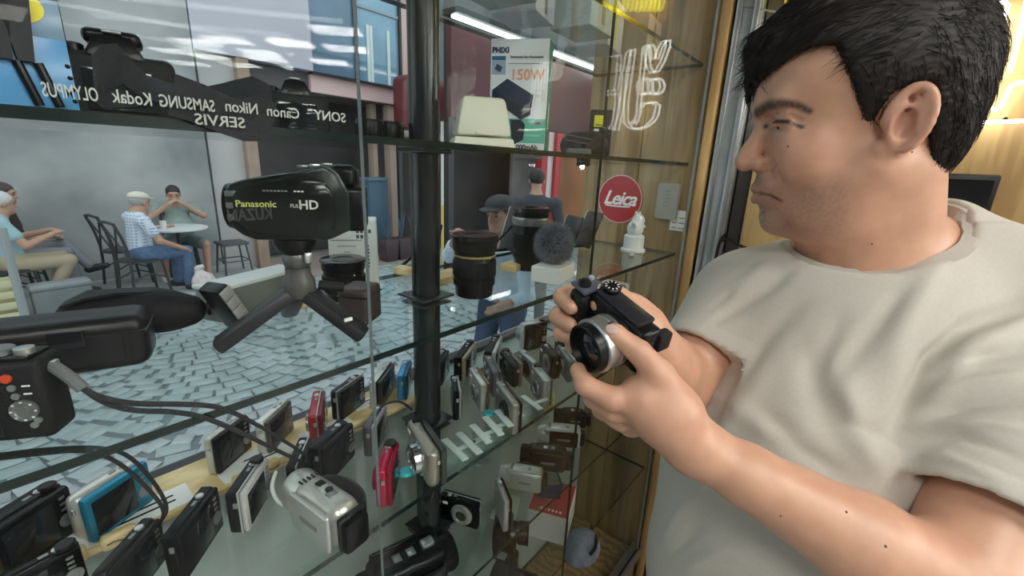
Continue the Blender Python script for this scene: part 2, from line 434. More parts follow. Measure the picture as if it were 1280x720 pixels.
# sliding glass doors
o = edged('glass_door', (-1.0, .404, .50), (.738, .410, 2.62), [GLASS, EDGE], 1); tag(o, 'clear sliding glass door whose green edge passes the held camera', 'glass door')
o = edged('glass_door', (.246, .392, .50), (XE - .03, .398, 2.62), [GLASS2, M('pane_edge_light', (.22, .26, .26), .15)], 1); tag(o, 'clear sliding glass door with pale edge, reaching the wooden end wall', 'glass door')
for nm, z0, z1 in (('trim_2', .475, .50), ('trim_3', 2.62, 2.66)):
    struct(MB().box((.12, .401, (z0 + z1) / 2), (2.24, .04, z1 - z0), .003).build(nm, alu))
# cabinet below the shelves
cb = thing('base_cabinet', 'dark wooden base cabinet under the glass vitrine', 'cabinet', (.12, .53, 0))
MB().box((0, 0, .235), (2.24, .24, .47), .004).build('body', oak_dark, cb)
for k in range(4): MB().box((-.83 + k * .555, -.125, .24), (.545, .012, .42), .003).build('door', oak_dark, cb)
# posts between the shelves
pm = M('post_black', (.018, .021, .024), .22, noise=.3, scale=20)
pl = ['black tube post beside the cream plastic tub on the upper shelf', 'black tube post with square foot beside the big zoom lens', 'black tube post among the compact cameras',
      'black tube post behind the black camcorder with silver button', 'black tube post under the lowest camcorder shelf']
for i in range(5):
    z0, z1 = L[i + 1], L[i] - TH
    t = thing('shelf_post', pl[i], 'post', (.462, .565, z0))
    MB().lathe([(.0235, .004), (.0235, z1 - z0 - .004)], 28).build('tube', pm, t)
    MB().box((0, 0, .002), (.068, .068, .0035), .001).build('foot_plate', dark, t)
    MB().box((0, 0, z1 - z0 - .002), (.06, .06, .0035), .001).build('top_plate', dark, t)
# post that goes on up to the ceiling
t = thing('shelf_post', 'black tube post rising from the highest shelf to the ceiling', 'post', (.462, .565, L[0]))
MB().lathe([(.0235, .0), (.0235, 2.7 - L[0])], 28).build('tube', pm, t)

# ------------------------------------------------------------------ ceiling light panels of the shop
lm = M('panel_glow', (.9, .9, .9), .5, emit=(1, .985, .93), es=15)
fm = M('panel_frame', (.7, .7, .7), .4)
_rot = math.radians(44)
lm2 = M('panel_glow_bright', (.9, .9, .9), .5, emit=(1, .985, .95), es=75)
def panel(x, y, sx, sy, label, r=_rot, grp=None, lm=lm):
    t = thing('ceiling_light', label, 'ceiling light', (x, y, 2.7), r, grp)
    MB().box((0, 0, -.006), (sx + .03, sy + .03, .012), .002).build('frame', fm, t)
    MB().box((0, 0, -.0135), (sx, sy, .003)).build('diffuser', lm, t)
G = 'ceiling light panels of the shop'
for x, y in ((1.42, -3.50), (1.55, -4.30), (1.68, -3.93), (1.84, -4.92), (2.2, -4.42), (2.05, -3.52), (2.05, -2.76), (2.42, -3.25), (2.65, -3.95)):
    panel(x, y, .36, .26, 'small square ceiling light panel mirrored in the glass doors', _rot, G, lm2)
for x, y in ((-.75, -.75), (.35, -1.05), (-.9, -2.3), (.5, -2.5), (-1.6, -4.3), (.2, -4.6)):
    panel(x, y, .6, .6, 'large square ceiling light panel over the shop floor', 0, G)
# long light troughs, seen mirrored
for i, (a, b) in enumerate((((.35, -3.55), (1.60, -3.32)), ((.75, -3.00), (1.80, -2.20)))):
    d = Vector((b[0] - a[0], b[1] - a[1], 0)); c = Vector(((a[0] + b[0]) / 2, (a[1] + b[1]) / 2, 2.65))
    t = thing('light_trough', ('long pale light trough under the shop ceiling, running to the small panels' if i == 0 else 'long pale light trough nearer the glass doors'), 'ceiling light', c, math.atan2(d.y, d.x))
    MB().box((0, 0, 0), (d.length, .13, .08), .004).build('housing', fm, t); MB().box((0, 0, -.042), (d.length - .02, .11, .004)).build('diffuser', M('trough_glow', (.9, .9, .9), .5, emit=(.95, 1, .95), es=16), t)
# tall cabinets at the far end of the shop, mirrored in the glass
for i in range(4):
    t = thing('wall_cabinet', 'grey tall cabinet at the back wall of the shop', 'cabinet', (1.1 + i * .62, -6.0, 0), 0, 'cabinets along the back wall')
    MB().box((0, 0, 1.05), (.6, .38, 2.1), .01).build('body', M('cab_grey', (.30, .29, .28), .5), t)
    for k in range(4): MB().box((0, .195, .3 + k * .5), (.54, .02, .44), .004).build('door', M('cab_door', (.42, .40, .38), .45), t)
# ------------------------------------------------------------------ the street
gr = struct(slab('street_ground', (-6, .78, ST - .25), (30, 14, ST - .02), M('mortar', (.20, .225, .23), .9, noise=.3, scale=8)))
stone = M('cobble', (.40, .445, .455), .75, noise=.45, scale=2.2, bump=.25, detail=8, col2=(.26, .305, .315))
stone_b = M('cobble_pale', (.45, .49, .495), .75, noise=.40, scale=3.1, bump=.25, detail=8)
_st = []
rs = random.Random(3)
def arc(x):
    q = ((x + 40) % 1.5) / 1.5 - .5
    return .42 * (1 - 4 * q * q)
j = 0; y = 1.1
while y < 8.6:
    x = -1.4 + rs.uniform(0, .1)
    while x < 3.2 + 1.25 * y:
        w_ = rs.uniform(.13, .21); yy = y - arc(x + w_ / 2) + rs.uniform(-.008, .008)
        sl_ = (arc(x + w_) - arc(x)) / w_
        if 1.3 < yy < 8.0 and -1.2 < x: _st.append((x + w_ / 2, yy, w_ - .009, rs.uniform(.110, .124), -math.atan(sl_) * .85, rs.uniform(-.006, .004), rs.random()))
        x += w_
    y += .132
def stone_geo(w_, d_):
    a, b, h = w_ / 2, d_ / 2, .03; c = min(a, b) * .28
    lo = [(-a, -b, -h), (a, -b, -h), (a, b, -h), (-a, b, -h)]; md = [(-a, -b, -.007), (a, -b, -.007), (a, b, -.007), (-a, b, -.007)]
    tp = [(-a + c, -b + c, 0), (a - c, -b + c, 0), (a - c, b - c, 0), (-a + c, b - c, 0)]
    f = [(8, 9, 10, 11)]
    for k in range(4):
        n = (k + 1) % 4; f += [(k, n, 4 + n, 4 + k), (4 + k, 4 + n, 8 + n, 8 + k)]
    return lo + md + tp, f
vis = []
for i, s in enumerate(_st):
    u, v, z = proj((s[0], s[1], ST))
    ok = -10 < u < 760 and 250 < v < 700 and s[1] > 2.8
    vis.append((-(1 / z) if ok else 0, i))
vis.sort(); near = {i for k, i in vis[:300] if k < 0}
kinds = []
for k in range(10):
    vv, ff = stone_geo(.120 + .0085 * k, .114)
    me = bpy.data.meshes.new('cobble'); me.from_pydata(vv, [], ff); me.materials.append(stone if k % 3 else stone_b); kinds.append(me)
V, Fc = [], []
fmi = []
for i, s in enumerate(_st):
    if i in near:
        o = bpy.data.objects.new('cobble', kinds[min(9, max(0, int((s[2] - .116) / .0085)))]); COL.objects.link(o); o.parent = gr
        o.location = (s[0], s[1], ST + s[5]); o.rotation_euler = (rs.uniform(-.03, .03), rs.uniform(-.03, .03), s[4])
    else:
        vv, ff = stone_geo(s[2], s[3]); c, sn = math.cos(s[4]), math.sin(s[4]); n0 = len(V)
        V += [(s[0] + p[0] * c - p[1] * sn, s[1] + p[0] * sn + p[1] * c, ST + s[5] + p[2]) for p in vv]
        Fc += [tuple(q + n0 for q in f) for f in ff]; fmi += [0 if s[6] < .68 else 1] * len(ff)
o = pymesh('cobbles', V, Fc, stone, gr); o.data.materials.append(stone_b); o.data.polygons.foreach_set('material_index', fmi); o['kind'] = 'stuff'
# raised pavement where the men sit
struct(slab('pavement', (-4, 6.42, ST - .1), (2.62, 7.9, 0), M('concrete', (.42, .43, .42), .8, noise=.2, scale=1.4), None, .02))
struct(slab('pavement', (2.62, 6.9, ST - .1), (16, 8.6, ST + .03), M('brown_paving', (.36, .28, .24), .8, noise=.25, scale=2.2), None, .02))
# facades opposite
YW = 7.9
xg = P(267, 250, y=YW).x
grey = M('grey_render', (.47, .47, .455), .85, noise=.38, scale=.9, detail=9, col2=(.235, .245, .245), bump=.3)
struct(slab('wall_street_grey', (-6, YW, ST), (xg, YW + .5, 6.5), grey))
x1 = P(312, 230, y=YW).x
struct(slab('wall_street_pale', (xg + .06, YW + .1, ST), (x1, YW + .5, 3.1), M('pale_render', (.55, .53, .51), .8, noise=.15, scale=.8)))
struct(slab('trim_4', (x1, YW - .05, ST), (P(326, 230, y=YW).x, YW + .3, 3.1), M('brown_pillar', (.42, .30, .22), .6, noise=.2, scale=4)))
x2 = P(388, 40, y=YW).x; x3 = P(504, 60, y=YW).x
zb = 3.12
struct(slab('wall_street_lavender', (xg + .02, YW, zb), (x2, YW + .4, 7.2), M('lavender', (.58, .56, .62), .6, noise=.1, scale=.5)))
pinkm = M('pink_render', (.80, .56, .53), .7, noise=.08, scale=1)
struct(slab('wall_street_pink', (x2, YW + .12, zb - .32), (P(534, 60, y=YW).x, YW + .5, zb + .02), pinkm))
struct(slab('wall_street_pink', (x3, YW + .1, zb), (P(538, 60, y=YW).x, YW + .5, 7.2), pinkm))
# blue office windows
wb = thing('window_2', None, None); wb['kind'] = 'structure'
xm = P(448, 60, y=YW).x
gb = M('blue_window', (.16, .26, .36), .08, .0, noise=.25, scale=1.2, coat=.6)
gb2 = M('blue_window_bright', (.30, .50, .64), .06, .0, noise=.35, scale=1.0, coat=.6, col2=(.17, .30, .42))
slab('pane', (x2 + .03, YW + .1, zb), (xm - .02, YW + .13, 7.2), gb, wb)
slab('pane', (xm + .02, YW + .1, zb), (x3 - .02, YW + .13, 7.2), gb2, wb)
slab('mullion', (xm - .03, YW + .04, zb), (xm + .03, YW + .14, 7.2), dark, wb)
slab('mullion', (x3 - .05, YW + .04, zb), (x3 + .0, YW + .14, 7.2), dark, wb)
slab('sill', (x2, YW + .02, zb - .04), (x3, YW + .2, zb), dark, wb)
slab('transom', (xm + .02, YW + .07, 4.35), (x3 - .02, YW + .12, 4.40), M('steel_grey', (.35, .4, .45), .4), wb)
for i, u in enumerate((462, 466, 487)):
    a = P(u, 80, y=YW + .06)
    slab('blind_strip', (a.x - .03, YW + .075, zb), (a.x + .03, YW + .095, 4.1), M('strip_white', (.75, .85, .82), .4), wb)
# dark shop fronts under and beyond
struct(slab('wall_street_recess', (P(326, 230, y=YW).x, 9.0, ST), (24, 9.3, 3.1), M('recess_brown', (.075, .065, .062), .6, noise=.5, scale=.7, col2=(.03, .028, .03))))
struct(slab('ceiling_recess', (P(326, 230, y=YW).x, YW + .2, 2.78), (24, 9.3, 3.1), M('soffit', (.12, .11, .11), .7)))
def column(name, u0, u1, y, z0, z1, m, lab=None):
    a = P(u0, 230, y=y).x; b = P(u1, 230, y=y).x
    return struct(slab(name, (a, y, z0), (b, y + .22, z1), m, None, .01))
column('pillar', 469, 474, 8.3, ST, 2.8, M('tan_pillar', (.50, .36, .29), .6))
column('pillar', 489, 501, 8.1, ST, 2.8, MATS['tan_pillar'])
column('pillar', 551, 555, 7.6, ST, 2.8, M('white_pillar', (.75, .72, .70), .5))
column('pillar', 676, 683, 7.0, ST, 3.0, M('red_pillar', (.55, .06, .06), .5))
column('pillar', 683, 693, 7.1, ST, 3.0, MATS['white_pillar'])
column('pillar', 693, 699, 7.0, ST, 3.0, MATS['red_pillar'])
wsh = struct(slab('wall_street_shutter', (P(640, 230, y=8.2).x, 8.2, ST), (P(676, 230, y=8.2).x, 8.3, 3.0), M('shutter', (.30, .28, .28), .5, noise=.3, scale=1.4)))
struct(slab('wall_street_orange', (P(699, 230, y=7.3).x, 7.3, ST), (P(748, 230, y=7.3).x, 7.5, 3.2), M('orange_board', (.36, .13, .045), .45, noise=.3, scale=1.2)))
for k in range(6):
    a = P(642, 200, y=8.15).x; b = P(675, 200, y=8.15).x
    zz = 1.9 + k * .16
    slab('slat', (a, 8.12, zz), (b, 8.20, zz + .07), M('slat_dark', (.12, .12, .13), .5), wsh)
# dark red fascia with a light strip along its top
yf_ = 5.6
a = P(576, 28, y=yf_); b = P(748, 92, y=yf_); zt = P(600, 37, y=yf_).z
fs_ = thing('shop_fascia', 'dark red shop fascia with a white light strip along its top', 'fascia', (a.x - .25, yf_, 0))
W_ = b.x - a.x + .6
MB().box((W_ / 2, 0, zt - .72), (W_, .12, 1.36), .01).build('board', M('dark_red', (.085, .014, .016), .35, noise=.3, scale=.9), fs_)
MB().box((W_ / 2, -.10, zt + .02), (W_, .10, .05), .005).build('light_strip', M('strip_glow', (.9, .9, .9), .5, emit=(1, .97, .95), es=5), fs_)
MB().box((W_ / 2, -.02, zt + .10), (W_, .36, .08), .005).build('hood', dark, fs_)
for k in (0.02, .98): MB().box((W_ * k, .1, (zt + ST) / 2), (.12, .12, zt - ST)).build('post', dark, fs_)
a = P(506, 120, y=7.2)
t = thing('awning_box', 'dark red rounded awning box beside the pink wall', 'awning', (a.x, 7.25, 0))
MB().box((.5, 0, 2.75), (1.2, .5, .95), .12, 4).build('body', M('wine_red', (.14, .016, .026), .4), t)
MB().box((.5, 0, 2.2), (1.15, .45, .12), .01).build('rail', M('rail_grey', (.35, .33, .33), .4, .3), t)
for sx in (-.05, 1.05): MB().box((sx, .1, 1.0), (.08, .08, 2.36)).build('post', dark, t)
# upper boards of the fascia building so the sky does not show through the gap
struct(slab('wall_street_upper', (P(538, 60, y=YW).x, 8.3, 3.1), (26, 8.6, 9), M('upper_grey', (.22, .215, .21), .8, noise=.35, scale=.8)))
struct(slab('wall_street_end', (26, -2, ST), (26.3, 9.3, 9), MATS['upper_grey']))
# ------------------------------------------------------------------ the man at the vitrine
def skin_mat(name, base):
    m = M(name, base, .42, sss=.12); nt = m.node_tree; b = nt.nodes['Principled BSDF']
    at = nt.nodes.new('ShaderNodeAttribute'); at.attribute_name = 'tint'
    tc = nt.nodes.new('ShaderNodeTexCoord'); n = nt.nodes.new('ShaderNodeTexNoise'); n.inputs['Scale'].default_value = 38; n.inputs['Detail'].default_value = 6
    n2 = nt.nodes.new('ShaderNodeTexNoise'); n2.inputs['Scale'].default_value = 900; n2.inputs['Detail'].default_value = 2
    mx = nt.nodes.new('ShaderNodeMix'); mx.data_type = 'RGBA'; mx.blend_type = 'MULTIPLY'; mx.inputs[0].default_value = 1
    rp = nt.nodes.new('ShaderNodeValToRGB'); rp.color_ramp.elements[0].position = .3; rp.color_ramp.elements[1].position = .7
    rp.color_ramp.elements[0].color = (.90, .84, .82, 1); rp.color_ramp.elements[1].color = (1.03, 1.02, 1.0, 1)
    nt.links.new(tc.outputs['Object'], n.inputs[0]); nt.links.new(tc.outputs['Object'], n2.inputs[0]); nt.links.new(n.outputs[0], rp.inputs[0])
    nt.links.new(at.outputs['Color'], mx.inputs[6]); nt.links.new(rp.outputs[0], mx.inputs[7]); nt.links.new(mx.outputs[2], b.inputs['Base Color'])
    bp = nt.nodes.new('ShaderNodeBump'); bp.inputs['Strength'].default_value = .10; bp.inputs['Distance'].default_value = .0008
    nt.links.new(n2.outputs[0], bp.inputs['Height']); nt.links.new(bp.outputs[0], b.inputs['Normal'])
    return m
SKIN = skin_mat('skin', (.6, .4, .3))
SKIN_C = np.array([.64, .365, .245])
HR = np.array(Matrix.Rotation(0, 3, 'X'))
_rv = np.array([-0.16854905, -0.05139301, 0.42836841]); _a = np.linalg.norm(_rv); _k = _rv / _a
HR = np.array(Matrix.Rotation(_a, 3, Vector(_k)))
HC = np.array([.699, .044, 1.798]); HS = 1.05
def hp(l, f, u): return HR @ (np.array([-l, f, u]) * HS) + HC
def q(u, v, t): return np.array(P(u, v, t=t))

# camera held in the hands: its frame
KC = q(768, 404, .485)
def _dirs():
    a = CR @ np.array([.054, .056, -.076]); a /= np.linalg.norm(a)
    o = CR @ np.array([-.040, .018, -.028]); o -= a * (o @ a); o /= np.linalg.norm(o)
    u = np.cross(o, a)
    if u[2] < 0: u = -u
    return a, o, u
KA, KO, KU = _dirs()            # grip -> left end, lens direction, up

S = SDF((.30, -.30, 1.12), (.96, .28, 1.99), .0021)
# --- skull and face
def E_(l, f, u, r, k=.015, op='+', R=None): S.ell(hp(l, f, u), np.array(r) * HS, HR if R is None else HR @ R, k, op)
def C_(a, b, ra, rb=None, k=.01, op='+'): S.cap(hp(*a), hp(*b), ra * HS, None if rb is None else rb * HS, k, op)
E_(0, -.012, .052, (.077, .103, .086), .0)
E_(0, .030, -.018, (.064, .064, .088), .03)
E_(0, .050, .060, (.058, .042, .050), .03)
E_(0, .040, -.070, (.055, .050, .044), .025)
for s_ in (-1, 1):
    C_((s_ * .056, .004, -.040), (s_ * .030, .058, -.088), .022, .018, .025)
    E_(s_ * .040, .058, -.026, (.024, .028, .032), .022)
    E_(s_ * .034, .076, -.005, (.016, .012, .012), .016)
E_(0, .026, -.104, (.046, .044, .024), .026)
E_(0, .079, -.097, (.024, .018, .018), .018)
C_((-.038, .083, .038), (.038, .083, .038), .011, None, .016)
C_((0, .090, .036), (0, .086, .050), .012, None, .02)
for s_ in (-1, 1):
    E_(s_ * .034, .104, .021, (.021, .020, .0120), .010, '-')
    E_(s_ * .0335, .0768, .0230, (.0170, .0135, .0100), .004)
    C_((s_ * .017, .0850, .0180), (s_ * .0335, .0912, .0170), .0026, .0026, .003)       # upper lid edge
    C_((s_ * .0335, .0912, .0170), (s_ * .052, .0790, .0155), .0026, .0018, .003)
    C_((s_ * .019, .0845, .0095), (s_ * .049, .0790, .0100), .0040, .0030, .006)         # lower lid
    C_((s_ * .021, .0830, .0020), (s_ * .046, .0780, .0000), .0042, .0030, .007)       # bag
# nose
C_((0, .090, .024), (0, .108, -.010), .0085, .0105, .010)
C_((0, .108, -.010), (0, .1135, -.021), .0108, .0125, .006)
for s_ in (-1, 1):
    E_(s_ * .0135, .100, -.0255, (.0085, .0125, .0085), .006)
    E_(s_ * .0070, .105, -.0345, (.0042, .006, .004), .003, '-')
# mouth
E_(0, .080, -.060, (.036, .024, .026), .018)
for s_ in (-1, 1):
    C_((0, .1020, -.0545), (s_ * .029, .0865, -.0615), .0052, .0032, .005)
    C_((0, .1005, -.0690), (s_ * .028, .0855, -.0650), .0062, .0034, .005)
    C_((0, .1080, -.0618), (s_ * .031, .0890, -.0640), .0021, .0017, .003, '-')
E_(0, .098, -.081, (.020, .008, .006), .006, '-')
# ears
for s_ in (-1, 1):
    T_ = rotm(.30, 0, s_ * .32)
    def ear(f_, u_, o_=0.0):                                      # a point in the plane of the ear
        return np.array([s_ * .0765, -.013, .001]) + T_ @ np.array([s_ * (.006 + o_ + .20 * max(0, -f_)), f_, u_])
    c0 = ear(0, 0, -.004)
    E_(*c0, (.0080, .0185, .0315), .008, '+', T_)
    E_(*ear(-.004, .004, -.008), (.012, .014, .024), .010, '+', T_)
    ring = []
    for k in range(17):
        a_ = math.radians(-62 + k * 15.5)
        ring.append(ear(-.0165 * math.cos(a_), .0300 * math.sin(a_), .0018))
    for a_, b_ in zip(ring, ring[1:]): C_(tuple(a_), tuple(b_), .0042, None, .003)
    E_(*ear(.001, -.004, .006), (.0075, .0085, .0135), .005, '-', T_)
    C_(tuple(ear(-.006, .020, .0022)), tuple(ear(-.0105, -.008, .0022)), .0030, .0030, .004)
    C_(tuple(ear(.004, .019, .0)), tuple(ear(.0035, .010, .0)), .0030, .0030, .003, '-')
    E_(*ear(.0095, -.0285, -.001), (.0055, .0075, .0085), .006)
    E_(*ear(.0135, -.006, -.001), (.0040, .0045, .0075), .005)
# --- neck and torso under the shirt
NB = np.array([.765, -.015, 1.615])
S.cap(hp(0, -.022, -.045), NB, .065, .066, .03)
S.cap(hp(0, .012, -.088), NB + np.array([-.034, .012, -.005]), .043, .050, .03)
RS = np.array([.735, .138, 1.545]); LS = np.array([.815, -.185, 1.590])
S.cap(NB + (.042, -.045, .036), LS + (0, .05, 0), .046, .055, .04); S.cap(NB + (.0, .0, -.01), RS + (.0, -.03, .01), .060, .058, .05); S.cap(NB + (0, 0, -.01), LS + (0, .03, .01), .062, .060, .05)
S.ell(NB + (-.03, 0, -.16), (.100, .150, .15), None, .05)
S.ell((.70, -.02, 1.25), (.15, .16, .26), None, .05)
# --- arms
RE = q(850, 482, .628); RW = q(802, 410, .548)
LE = q(1196, 742, .405); LW = q(866, 556, .455)
S.chain([RS, RS * .45 + RE * .55, RE], [.056, .050, .043], .02)
S.chain([RE, RE * .65 + RW * .35, RW], [.043, .043, .027], .015)
S.chain([LS, LS * .45 + LE * .55, LE], [.058, .052, .046], .02)
lf1 = LE * .66 + LW * .34 + np.array([0, 0, -.002])
S.chain([LE, lf1, LE * .22 + LW * .78, LW], [.046, .045, .030, .0265], .018, flat=None)
# --- hands
def finger(pts, rs, k=.006): S.chain([q(*p) for p in pts], rs, k)
# near (left) hand: back of the hand to us, thumb over the lens barrel, index under it
S.chain([LW, q(832, 520, .452), q(806, 500, .452)], [.027, .031, .028], .02)
S.cap(q(845, 528, .462), q(800, 512, .478), .024, .020, .015)
S.cap(q(850, 512, .444), q(823, 468, .442), .0205, .0155, .015)
finger([(823, 468, .440), (797, 438, .437), (771, 419, .440)], [.0152, .0122, .0098])
S.ell(q(768, 416.5, .4415), (.0095, .0095, .0095), None, .006)
finger([(806, 497, .447), (766, 499, .447), (732, 482, .456), (723, 463, .468)], [.0150, .0125, .0108, .0090])
finger([(808, 512, .458), (768, 513, .463), (742, 498, .476), (738, 482, .486)], [.0145, .0125, .0108, .0090])
finger([(812, 522, .470), (776, 525, .478), (752, 512, .490), (752, 496, .498)], [.0140, .0118, .0102, .0086])
finger([(818, 530, .482), (788, 534, .490), (768, 524, .500), (768, 510, .506)], [.0125, .0105, .0092, .0080])
# far (right) hand: wraps the grip, thumb on the back of the camera
S.chain([RW, q(782, 398, .548), q(765, 388, .550)], [.027, .030, .026], .02)
S.cap(q(792, 396, .540), q(772, 376, .523), .020, .0165, .014)
finger([(772, 376, .523), (757, 371, .506), (748, 380, .492)], [.0155, .0125, .0095])
finger([(757, 372, .552), (722, 364, .545), (703, 371, .520), (714, 384, .500)], [.0140, .0120, .0105, .0088])
finger([(757, 386, .556), (716, 383, .550), (697, 395, .526), (712, 406, .506)], [.0140, .0122, .0106, .0088])
finger([(760, 399, .556), (718, 402, .550), (702, 416, .528), (718, 424, .510)], [.0135, .0115, .0102, .0085])
finger([(764, 411, .556), (730, 419, .550), (716, 431, .530), (730, 436, .514)], [.0122, .0105, .0090, .0078])
bv, bf = S.mesh(); del S
bv = relax(bv, bf, 2, .5)
def press(px, amp, wid):
    global bv
    d, a_ = seg_dist((bv - HC) @ HR / HS * np.array([-1, 1, 1]), px); nn_ = vnormals(bv, bf)
    bv = (bv + nn_ * (amp * np.exp(-(d / wid) ** 2) * np.sin(np.pi * np.clip(a_ * .9 + .05, 0, 1)) ** .5)[:, None]).astype(np.float32)
for s_ in (-1, 1):
    press([(s_ * .020, .096, -.024), (s_ * .030, .088, -.045), (s_ * .034, .080, -.068)], -.0022, .005)
    press([(s_ * .022, .088, -.004), (s_ * .040, .080, -.012)], -.0012, .004)
    press([(s_ * .030, .078, -.078), (s_ * .036, .070, -.092)], -.0015, .006)
    press([(s_ * .055, .072, .012), (s_ * .062, .062, .010)], -.0010, .003)
press([(-.035, .098, .056), (.035, .098, .056)], -.0008, .004); press([(-.035, .094, .070), (.035, .094, .070)], -.0008, .004)
man = thing('person', 'person in a beige t-shirt looking down at a camera held in both hands', 'person', (.74, -.02, 0))
MO = np.array([.74, -.02, 0])
def man_part(name, v, f, mat, parent=man): return np_mesh(name, v - MO, f, mat, parent)
# --- skin colours: stubble, lips, brows, moles; also shade painted into creases and hollows
hl = (bv - HC) @ HR / HS; hl[:, 0] *= -1           # head coordinates: left, forward, up
col = np.tile(SKIN_C, (len(bv), 1))
def paint(w, c):
    global col
    w = np.clip(w, 0, 1)[:, None]; col = col * (1 - w) + np.array(c) * w
def blob(l, f, u, r): return np.exp(-(((hl[:, 0] - l) / r[0]) ** 2 + ((hl[:, 1] - f) / r[1]) ** 2 + ((hl[:, 2] - u) / r[2]) ** 2))
def bump_(l, f, u, r): return blob(l, f, u, r)
for s_ in (-1, 1):
    paint(.35 * blob(s_ * .045, .062, -.022, (.022, .03, .022)), (.66, .34, .26))
    paint(.50 * blob(s_ * .088, -.012, .0, (.02, .025, .035)), (.66, .32, .24))
    paint(.50 * blob(s_ * .034, .085, .001, (.018, .015, .007)), (.44, .24, .20)); paint(.45 * blob(s_ * .020, .085, .016, (.008, .012, .010)), (.40, .22, .17)); paint(.3 * blob(s_ * .034, .085, .021, (.02, .015, .006)), (.45, .24, .18))  # darker under the eyes, at the inner corners and on the lids
paint(.40 * blob(0, .113, -.022, (.014, .014, .014)), (.66, .34, .27))
hair_n = RNG.random(len(bv))
beard = np.clip((-.038 - hl[:, 2]) / .02, 0, 1) * np.clip((hl[:, 1] + .0 + .0) / .03, 0, 1) * np.clip((hl[:, 2] + .125) / .02, 0, 1) * np.clip((.085 - np.abs(hl[:, 0])) / .01, 0, 1)
beard *= np.clip((hl[:, 1] - .012 + .28 * (-.05 - hl[:, 2])) / .03, 0, 1)
must = blob(0, .10, -.047, (.030, .02, .008)); chinb = blob(0, .092, -.092, (.024, .02, .016))
paint(np.maximum.reduce([beard * .42, must * .75, chinb * .75]) * (.7 + .6 * hair_n), (.16, .12, .10))
paint(chinb * (hair_n > .80) * .7, (.60, .56, .52))
BV_BVH = BVHTree.FromPolygons([Vector(p) for p in bv], [tuple(int(i) for i in f_) for f_ in bf])
def hit(u, v, bvh=None, off=0.0):
    d = Vector(CR @ np.array([u - 640, v - 360, F])).normalized()
    p, n, i, t_ = (bvh or BV_BVH).ray_cast(Vector(CC), d)
    return (p + n * off, n) if p is not None else (None, None)
def face_line(px, w0, w1, c, amt):
    """a mark on the skin: found on the side we see, repeated on the other"""
    pts = [hit(u, v)[0] for u, v in px]; pts = np.array([((np.array(p) - HC) @ HR / HS) * (-1, 1, 1) for p in pts if p is not None])
    for s_ in (-1, 1):
        d, a_ = seg_dist(hl, pts * (s_, 1, 1)); paint(np.clip(1.35 - d / (w0 + (w1 - w0) * a_), 0, 1) * amt, c)
face_line([(946, 141), (958, 133), (975, 129), (995, 131), (1012, 139)], .0075, .0035, (.035, .025, .022), .75 + .25 * hair_n)
face_line([(957, 158), (968, 152), (984, 152), (1003, 159)], .0030, .0022, (.03, .02, .02), 1.0)
face_line([(957, 146), (972, 141), (990, 142), (1004, 149)], .0020, .0018, (.34, .18, .14), .7)  # upper lid crease, its shade put into the colour
face_line([(961, 161), (976, 164), (994, 162)], .0020, .0016, (.40, .20, .17), .6)
face_line([(938, 233), (950, 233), (962, 238), (972, 246)], .0050, .0022, (.47, .21, .18), .75)
face_line([(944, 251), (954, 254), (966, 252), (974, 248)], .0060, .0024, (.50, .23, .20), .75)
face_line([(937, 241), (950, 241), (964, 244), (977, 251)], .0022, .0018, (.12, .05, .045), .95)  # shade between the lips, painted as a dark line
face_line([(958, 212), (966, 214), (971, 206), (966, 198)], .0022, .0016, (.36, .17, .13), .6)  # painted shade in the crease round the nose wing
face_line([(974, 214), (983, 230), (990, 246)], .0030, .0030, (.45, .23, .17), .45)  # painted shade along the fold from nose to mouth
for s_ in (-1, 1):
    paint(.9 * blob(s_ * .0068, .107, -.0345, (.004, .006, .003)), (.14, .06, .05))  # shade inside the nostrils, painted on
    paint(.45 * blob(s_ * .090, -.010, -.002, (.008, .010, .015)), (.30, .14, .11))  # shade in the hollow of each ear, painted on
# forearm: warmer outside, knuckles
df, af = seg_dist(bv, [LE, lf1, LW]); paint(np.clip(1 - df / .08, 0, 1) * .4 * np.clip(1.2 - 1.6 * af, 0, 1), (.64, .33, .24))
bo = man_part('person_body', bv, bf, SKIN); color_attr(bo, col)
# moles
mole = M('mole', (.16, .07, .05), .6)
for u, v in ((985, 183), (1090, 305), (1107, 683), (1058, 640), (1140, 190), (976, 645)):
    p, n = hit(u, v)
    if p is not None: MB().ball(p - Vector(MO), (.0011, .0011, .0011), 8).build('mole', mole, man)
# thumb nail
# --- eyes
for s_ in (-1, 1):
    c_ = hp(s_ * .0335, .0758, .0175)
    MB().ball(Vector(c_ - MO), .0128 * HS, 20).build('eyeball', M('eye_white', (.75, .70, .66), .15), man)
    c2 = hp(s_ * .0335, .0758, .0175) + (HR @ np.array([.06, .90, -.42])) * .0128 * HS * .60
    MB().ball(Vector(c2 - MO), .0064, 16).build('iris', M('iris', (.05, .03, .02), .08), man)
# thumb nail of the near hand
p, n = hit(765, 411)
if p is not None:
    ax = Vector(q(771, 419, .440) - q(797, 438, .437)).normalized()
    MB().ball((0, 0, 0), (.0075, .0055, .0016), 14).build('nail', M('nail', (.72, .50, .42), .25), man).matrix_local = Matrix.Translation(-Vector(MO)) @ frame(p - n * .0006, ax, n)
